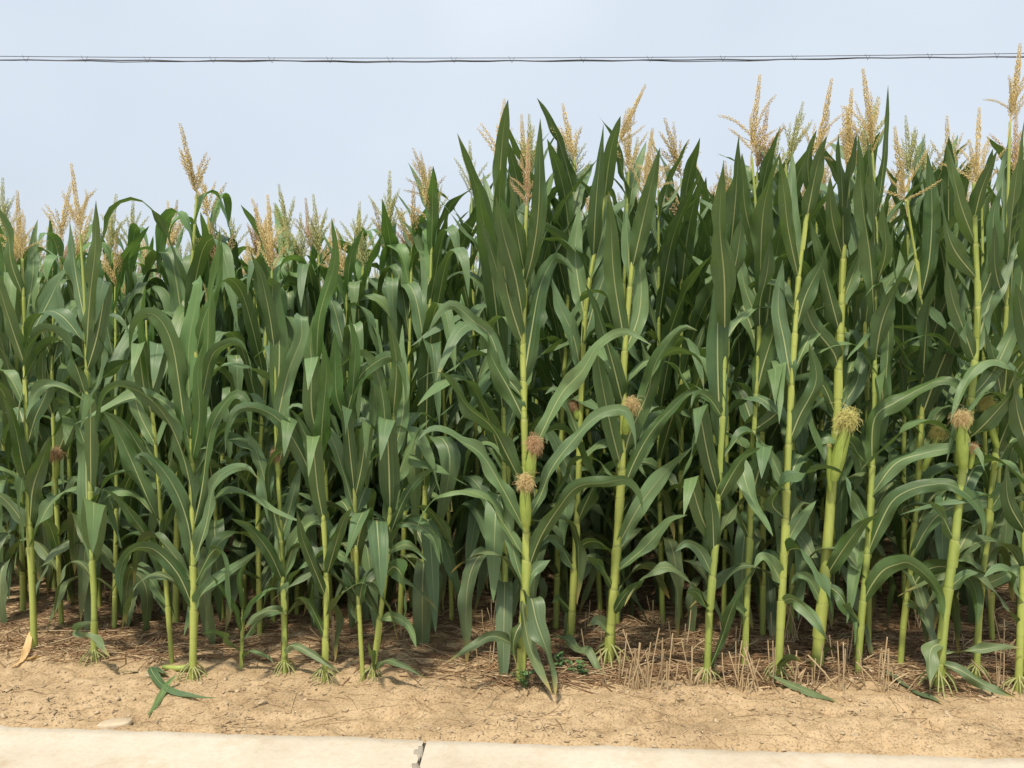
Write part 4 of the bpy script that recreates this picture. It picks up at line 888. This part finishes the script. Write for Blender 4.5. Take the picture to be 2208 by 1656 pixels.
def clods():
    rnd = random.Random(8); mb = MB()
    t = (1 + 5 ** .5) / 2
    ico = np.array([(-1, t, 0), (1, t, 0), (-1, -t, 0), (1, -t, 0), (0, -1, t), (0, 1, t), (0, -1, -t), (0, 1, -t), (t, 0, -1), (t, 0, 1), (-t, 0, -1), (-t, 0, 1)]) / 1.902
    F_ = [(0, 11, 5), (0, 5, 1), (0, 1, 7), (0, 7, 10), (0, 10, 11), (1, 5, 9), (5, 11, 4), (11, 10, 2), (10, 7, 6), (7, 1, 8), (3, 9, 4), (3, 4, 2), (3, 2, 6), (3, 6, 8), (3, 8, 9), (4, 9, 5), (2, 4, 11), (6, 2, 10), (8, 6, 7), (9, 8, 1)]
    V = list(map(np.array, ico)); cache = {}; F2 = []
    def mid(a, b):
        k = (min(a, b), max(a, b))
        if k not in cache: V.append(unit(V[a] + V[b])); cache[k] = len(V) - 1
        return cache[k]
    for a, b, c in F_:
        x, y, z = mid(a, b), mid(b, c), mid(c, a); F2 += [(a, x, z), (b, y, x), (c, z, y), (x, y, z)]
    V = np.array(V); F2 = np.array(F2)
    for i in range(3000):
        y = rnd.uniform(2.75, 4.2); x = rnd.uniform(-.66, .66) * y; d = y - edge_y(x)
        if d < .0 or rnd.random() > .15 + .9 * float(vnoise(np.array([x * 2.5]), np.array([y * 4]), 17)[0]): continue
        s = .0020 * math.exp(abs(rnd.gauss(0, .7))); s = min(s, .010)
        n = 1 + 1.5 * fbm(V[:, 0] * 1.3 + i, V[:, 1] * 1.3 + V[:, 2] * 1.7, 2, 5)
        Q = V * n[:, None] * np.array([s * rnd.uniform(.8, 1.4), s * rnd.uniform(.8, 1.4), s * .7]); an = rnd.random() * 6.28
        Q = np.stack([Q[:, 0] * math.cos(an) - Q[:, 1] * math.sin(an) + x, Q[:, 0] * math.sin(an) + Q[:, 1] * math.cos(an) + y, Q[:, 2] + gz1(x, y) + s * .25], 1); mb.add(Q, F2)
    o = link('soil_clods', mb.mesh('soil_clods', M['clod'], False)); tag(o, 'small crumbs and clods of dry soil on the bare strip', 'clods', kind='stuff')
clods()

def debris():
    rnd = random.Random(14); mb = MB()
    for i in range(3600):
        y = rnd.uniform(2.78, 3.75); x = rnd.uniform(-.66, .66) * y; d = y - edge_y(x)
        if d < .015 or rnd.random() > max(.03, 2.2 * float(vnoise(np.array([x * 3.1]), np.array([y * 7]), 61)[0]) - .95): continue
        L, w = rnd.uniform(.003, .014), rnd.uniform(.0012, .004); a = rnd.random() * 6.283; z = gz1(x, y); ca, sa = math.cos(a), math.sin(a); t1, t2 = rnd.uniform(0, .35) * L, rnd.uniform(0, .2) * L
        V = [(x - ca * L + sa * w, y - sa * L - ca * w, z + .0015), (x + ca * L + sa * w * .4, y + sa * L - ca * w * .4, z + .0015 + t1), (x + ca * L * .8 - sa * w, y + sa * L * .8 + ca * w, z + .003 + t2), (x - ca * L * .7 - sa * w, y - sa * L * .7 + ca * w, z + .002), (x, y, z - .003)]
        mb.add(V, [[0, 1, 2], [0, 2, 3], [0, 1, 4], [1, 2, 4], [2, 3, 4], [3, 0, 4]])
    o = link('plant_debris', mb.mesh('plant_debris', M['debris'], False)); tag(o, 'brown chips of rotted leaf and root on the bare soil', 'debris', kind='stuff')
debris()

# ------------------------------------------------------------------ fallen and broken leaves, weeds, flake
def ground_leaf(name, px, w, m, label, cat='leaf', lift=.012, parent=None, org=None, fold=.3):
    P = []
    for i, q in enumerate(px):
        g = on_ground(q[0], q[1]); z = gz1(g[0], g[1]) + (q[2] if len(q) > 2 else lift); d = ray(q[0], q[1]); t = (z - CAM_H) / d[2]; P.append(np.array([0, 0, CAM_H]) + d * t)
    P = np.array(P); o0 = P[0].copy() if org is None else org
    me = leaf_mesh(P - o0, w, np.cross(unit(P[1] - P[0]), [0, 0, 1.]), M[m], 22, 7, fold, .005, R.uniform(-.2, .2), R, np.array([0, 0, 1.]), name=name)
    o = link(name, me, parent)
    if parent is None: o.location = o0; tag(o, label, cat)
    return o
ground_leaf('dry_leaf', [(66, 1362, .07), (57, 1398, .05), (47, 1425), (15, 1440)], .030, 'dryleaf', 'yellow withered leaf hanging from roots onto soil beside root fan')
ground_leaf('dry_leaf', [(52, 1424), (80, 1418), (112, 1417), (152, 1428)], .028, 'dryleaf', 'yellow withered leaf strip lying flat on the soil')
ground_leaf('fallen_leaf', [(1908, 1452, .03), (1945, 1470), (1985, 1496), (2034, 1516)], .055, 'old', 'fallen green leaf on straw left of amber-silked ear plant')
ground_leaf('fallen_leaf', [(1656, 1458, .04), (1718, 1482, .02), (1768, 1500), (1808, 1516)], .050, 'old', 'fallen leaf with yellowing tip below drooping bright leaf plant')
bo = on_ground(405, 1455); bo[2] = gz1(bo[0], bo[1]); bs = empty('broken_shoot', bo); tag(bs, 'broken corn side shoot lying on the soil with limp leaves', 'shoot')
mb = MB(); SQ = []
for q in ((412, 1452), (385, 1456), (352, 1452)): g = on_ground(*q); SQ.append([g[0], g[1], gz1(g[0], g[1]) + .015])
tube(mb, spline(np.array(SQ) - bo, 10)[0], np.linspace(.014, .010, 10), 8, np.linspace(.2, .9, 10)); link('stalk', mb.mesh('stalk', M['stalk']), bs)
ground_leaf('leaf', [(352, 1452, .02), (325, 1440, .03), (345, 1472, .018), (372, 1490), (430, 1503), (474, 1505)], .034, 'leaf', None, parent=bs, org=bo)
ground_leaf('leaf', [(380, 1458, .025), (362, 1478, .02), (345, 1502), (335, 1520), (317, 1545)], .028, 'leaf', None, parent=bs, org=bo)
ground_leaf('leaf', [(360, 1453, .02), (330, 1450, .010), (290, 1449, .006), (238, 1445, .004)], .022, 'old', None, parent=bs, org=bo)
def weed(px, py, s, n, label):
    b = on_ground(px, py); z = gz1(b[0], b[1]); root = empty('weed', (b[0], b[1], z)); tag(root, label, 'weed'); rnd = random.Random(px); mb = MB()
    for i in range(n):
        a = rnd.random() * 6.283; L = s * rnd.uniform(.5, 1.1); tl = rnd.uniform(.2, .9); d = np.array([math.cos(a) * math.sin(tl), math.sin(a) * math.sin(tl), math.cos(tl)]); tip = d * L
        tube(mb, spline(np.array([[0, 0, -.005], tip * .5 + [0, 0, .006], tip]), 5)[0], .0012, 4)
        for k in range(rnd.randint(3, 5)):
            a2 = rnd.random() * 6.283; t = rnd.uniform(.45, 1.0); c = tip * t; e = np.array([math.cos(a2), math.sin(a2), rnd.uniform(.1, .6)]); l = rnd.uniform(.018, .032)
            me = leaf_mesh(np.array([c, c + e * l * .5 + [0, 0, .002], c + e * l]), l * .62, np.cross(unit(e), [0, 0, 1.]), M['weed'], 6, 5, .25, .001, 0, rnd, np.array([0, 0, 1.]), np.array([.2, .5, .9, 1, .95, .7, .4, .05]))
            link('leaf', me, root)
    link('stem', mb.mesh('stem', M['weed']), root)
weed(1133, 1488, .09, 7, 'small round-leaved weed at the foot of the two-eared plant')
weed(1245, 1455, .10, 8, 'low green weed in straw behind the trailing leaf')
weed(1215, 1440, .07, 5, 'tiny green weed beside the hanging broad leaf')
def flake(px, py, sx, sy, label, a0=0.):
    c = on_ground(px, py); z = gz1(c[0], c[1]); mb = MB(); N_ = 26; V = []
    for zz, sc in ((.006, .94), (.003, 1.0), (-.01, 1.0)):
        for i in range(N_):
            a = i / N_ * 6.283; r = 1 + .5 * float(fbm(np.array([math.cos(a) * 1.5 + px]), np.array([math.sin(a) * 1.5]), 3, 2)[0]); x, y = sx * r * sc * math.cos(a), sy * r * sc * math.sin(a)
            V.append((x * math.cos(a0) - y * math.sin(a0), x * math.sin(a0) + y * math.cos(a0), zz))
    V.append((0, 0, .0065)); idx = np.arange(N_); nx = (idx + 1) % N_; mb.add(V, np.stack([idx, nx, idx * 0 + 3 * N_], 1))
    mb.f.append(np.concatenate([np.stack([(r + 1) * N_ + idx, (r + 1) * N_ + nx, r * N_ + nx, r * N_ + idx], 1) for r in (0, 1)]))
    o = link('cement_flake', mb.mesh('cement_flake', M['flake'], False)); o.location = (c[0], c[1], z); tag(o, label, 'flake')
flake(248, 1563, .062, .035, 'pale flat cement flake on bare soil near the slab edge', .5)

# ------------------------------------------------------------------ overhead cable
def cable():
    Y = 10.0; root = empty('overhead_cable', at(1104, 128, Y)); o0 = np.array(root.location); tag(root, 'thin dark overhead cable hung by wire loops from a messenger wire', 'cable')
    k = 1 / ppm(Y); X0, X1 = -24., 24.
    px_of = lambda x: CX + x * FPX / Y
    def line(ys):
        xs = np.linspace(X0, X1, 260); c = np.polyfit([0, 600, 1104, 1700, 2208], ys, 2); p = px_of(xs); py = np.polyval(c, np.clip(p, -300, 2500)) 
        return xs, np.array([at(a, b, Y) for a, b in zip(p, py)])
    xs, P = line([121.5, 124.5, 125, 121.5, 115]); mb = MB(); tube(mb, P - o0, .0042, 6); link('messenger_wire', mb.mesh('messenger_wire', M['wire']), root)
    hang = [70, 195, 328, 468, 593, 716, 845, 980, 1103, 1255, 1397, 1552, 1704, 1860, 1992, 2135]
    step = 137; hang = [hang[0] - step * i for i in range(12, 0, -1)] + hang + [hang[-1] + step * i for i in range(1, 13)]
    xs, Q = line([128, 130.5, 131, 127, 120.5]); p = px_of(xs)
    ph = np.interp(p, hang, np.arange(len(hang)) * 1.0)
    for a, r, z in ((0., .0075, 1), (2.0, .0050, -1)):
        V = Q.copy(); sag = np.sin((ph % 1) * math.pi) ** 2
        V[:, 2] += -sag * .008 + (0 if z > 0 else -.004 + .010 * np.sin(ph * 1.3)); V[:, 1] += .012 * np.cos(ph * 2.1 + a)
        mb = MB(); tube(mb, V - o0, r, 6); link('cable', mb.mesh('cable', M['wire']), root)
    for h in hang:
        x = (h - CX) * Y / FPX; zt = np.interp(x, xs, P[:, 2]); zb = np.interp(x, xs, Q[:, 2]) - .018; d = .035
        pts = np.array([[x - d, Y - .01, zt + .016], [x - d * .8, Y - .008, zt - .002], [x, Y - .014, zb], [x + .004, Y + .02, zb], [x + d * .8, Y + .008, zt - .002], [x + d, Y + .01, zt + .014]])
        mb = MB(); tube(mb, pts - o0, .0020, 5); link('cable_hanger', mb.mesh('cable_hanger', M['wire']), root)
cable()
print('plants', count, 'far', len(far), 'objects', len(bpy.data.objects))
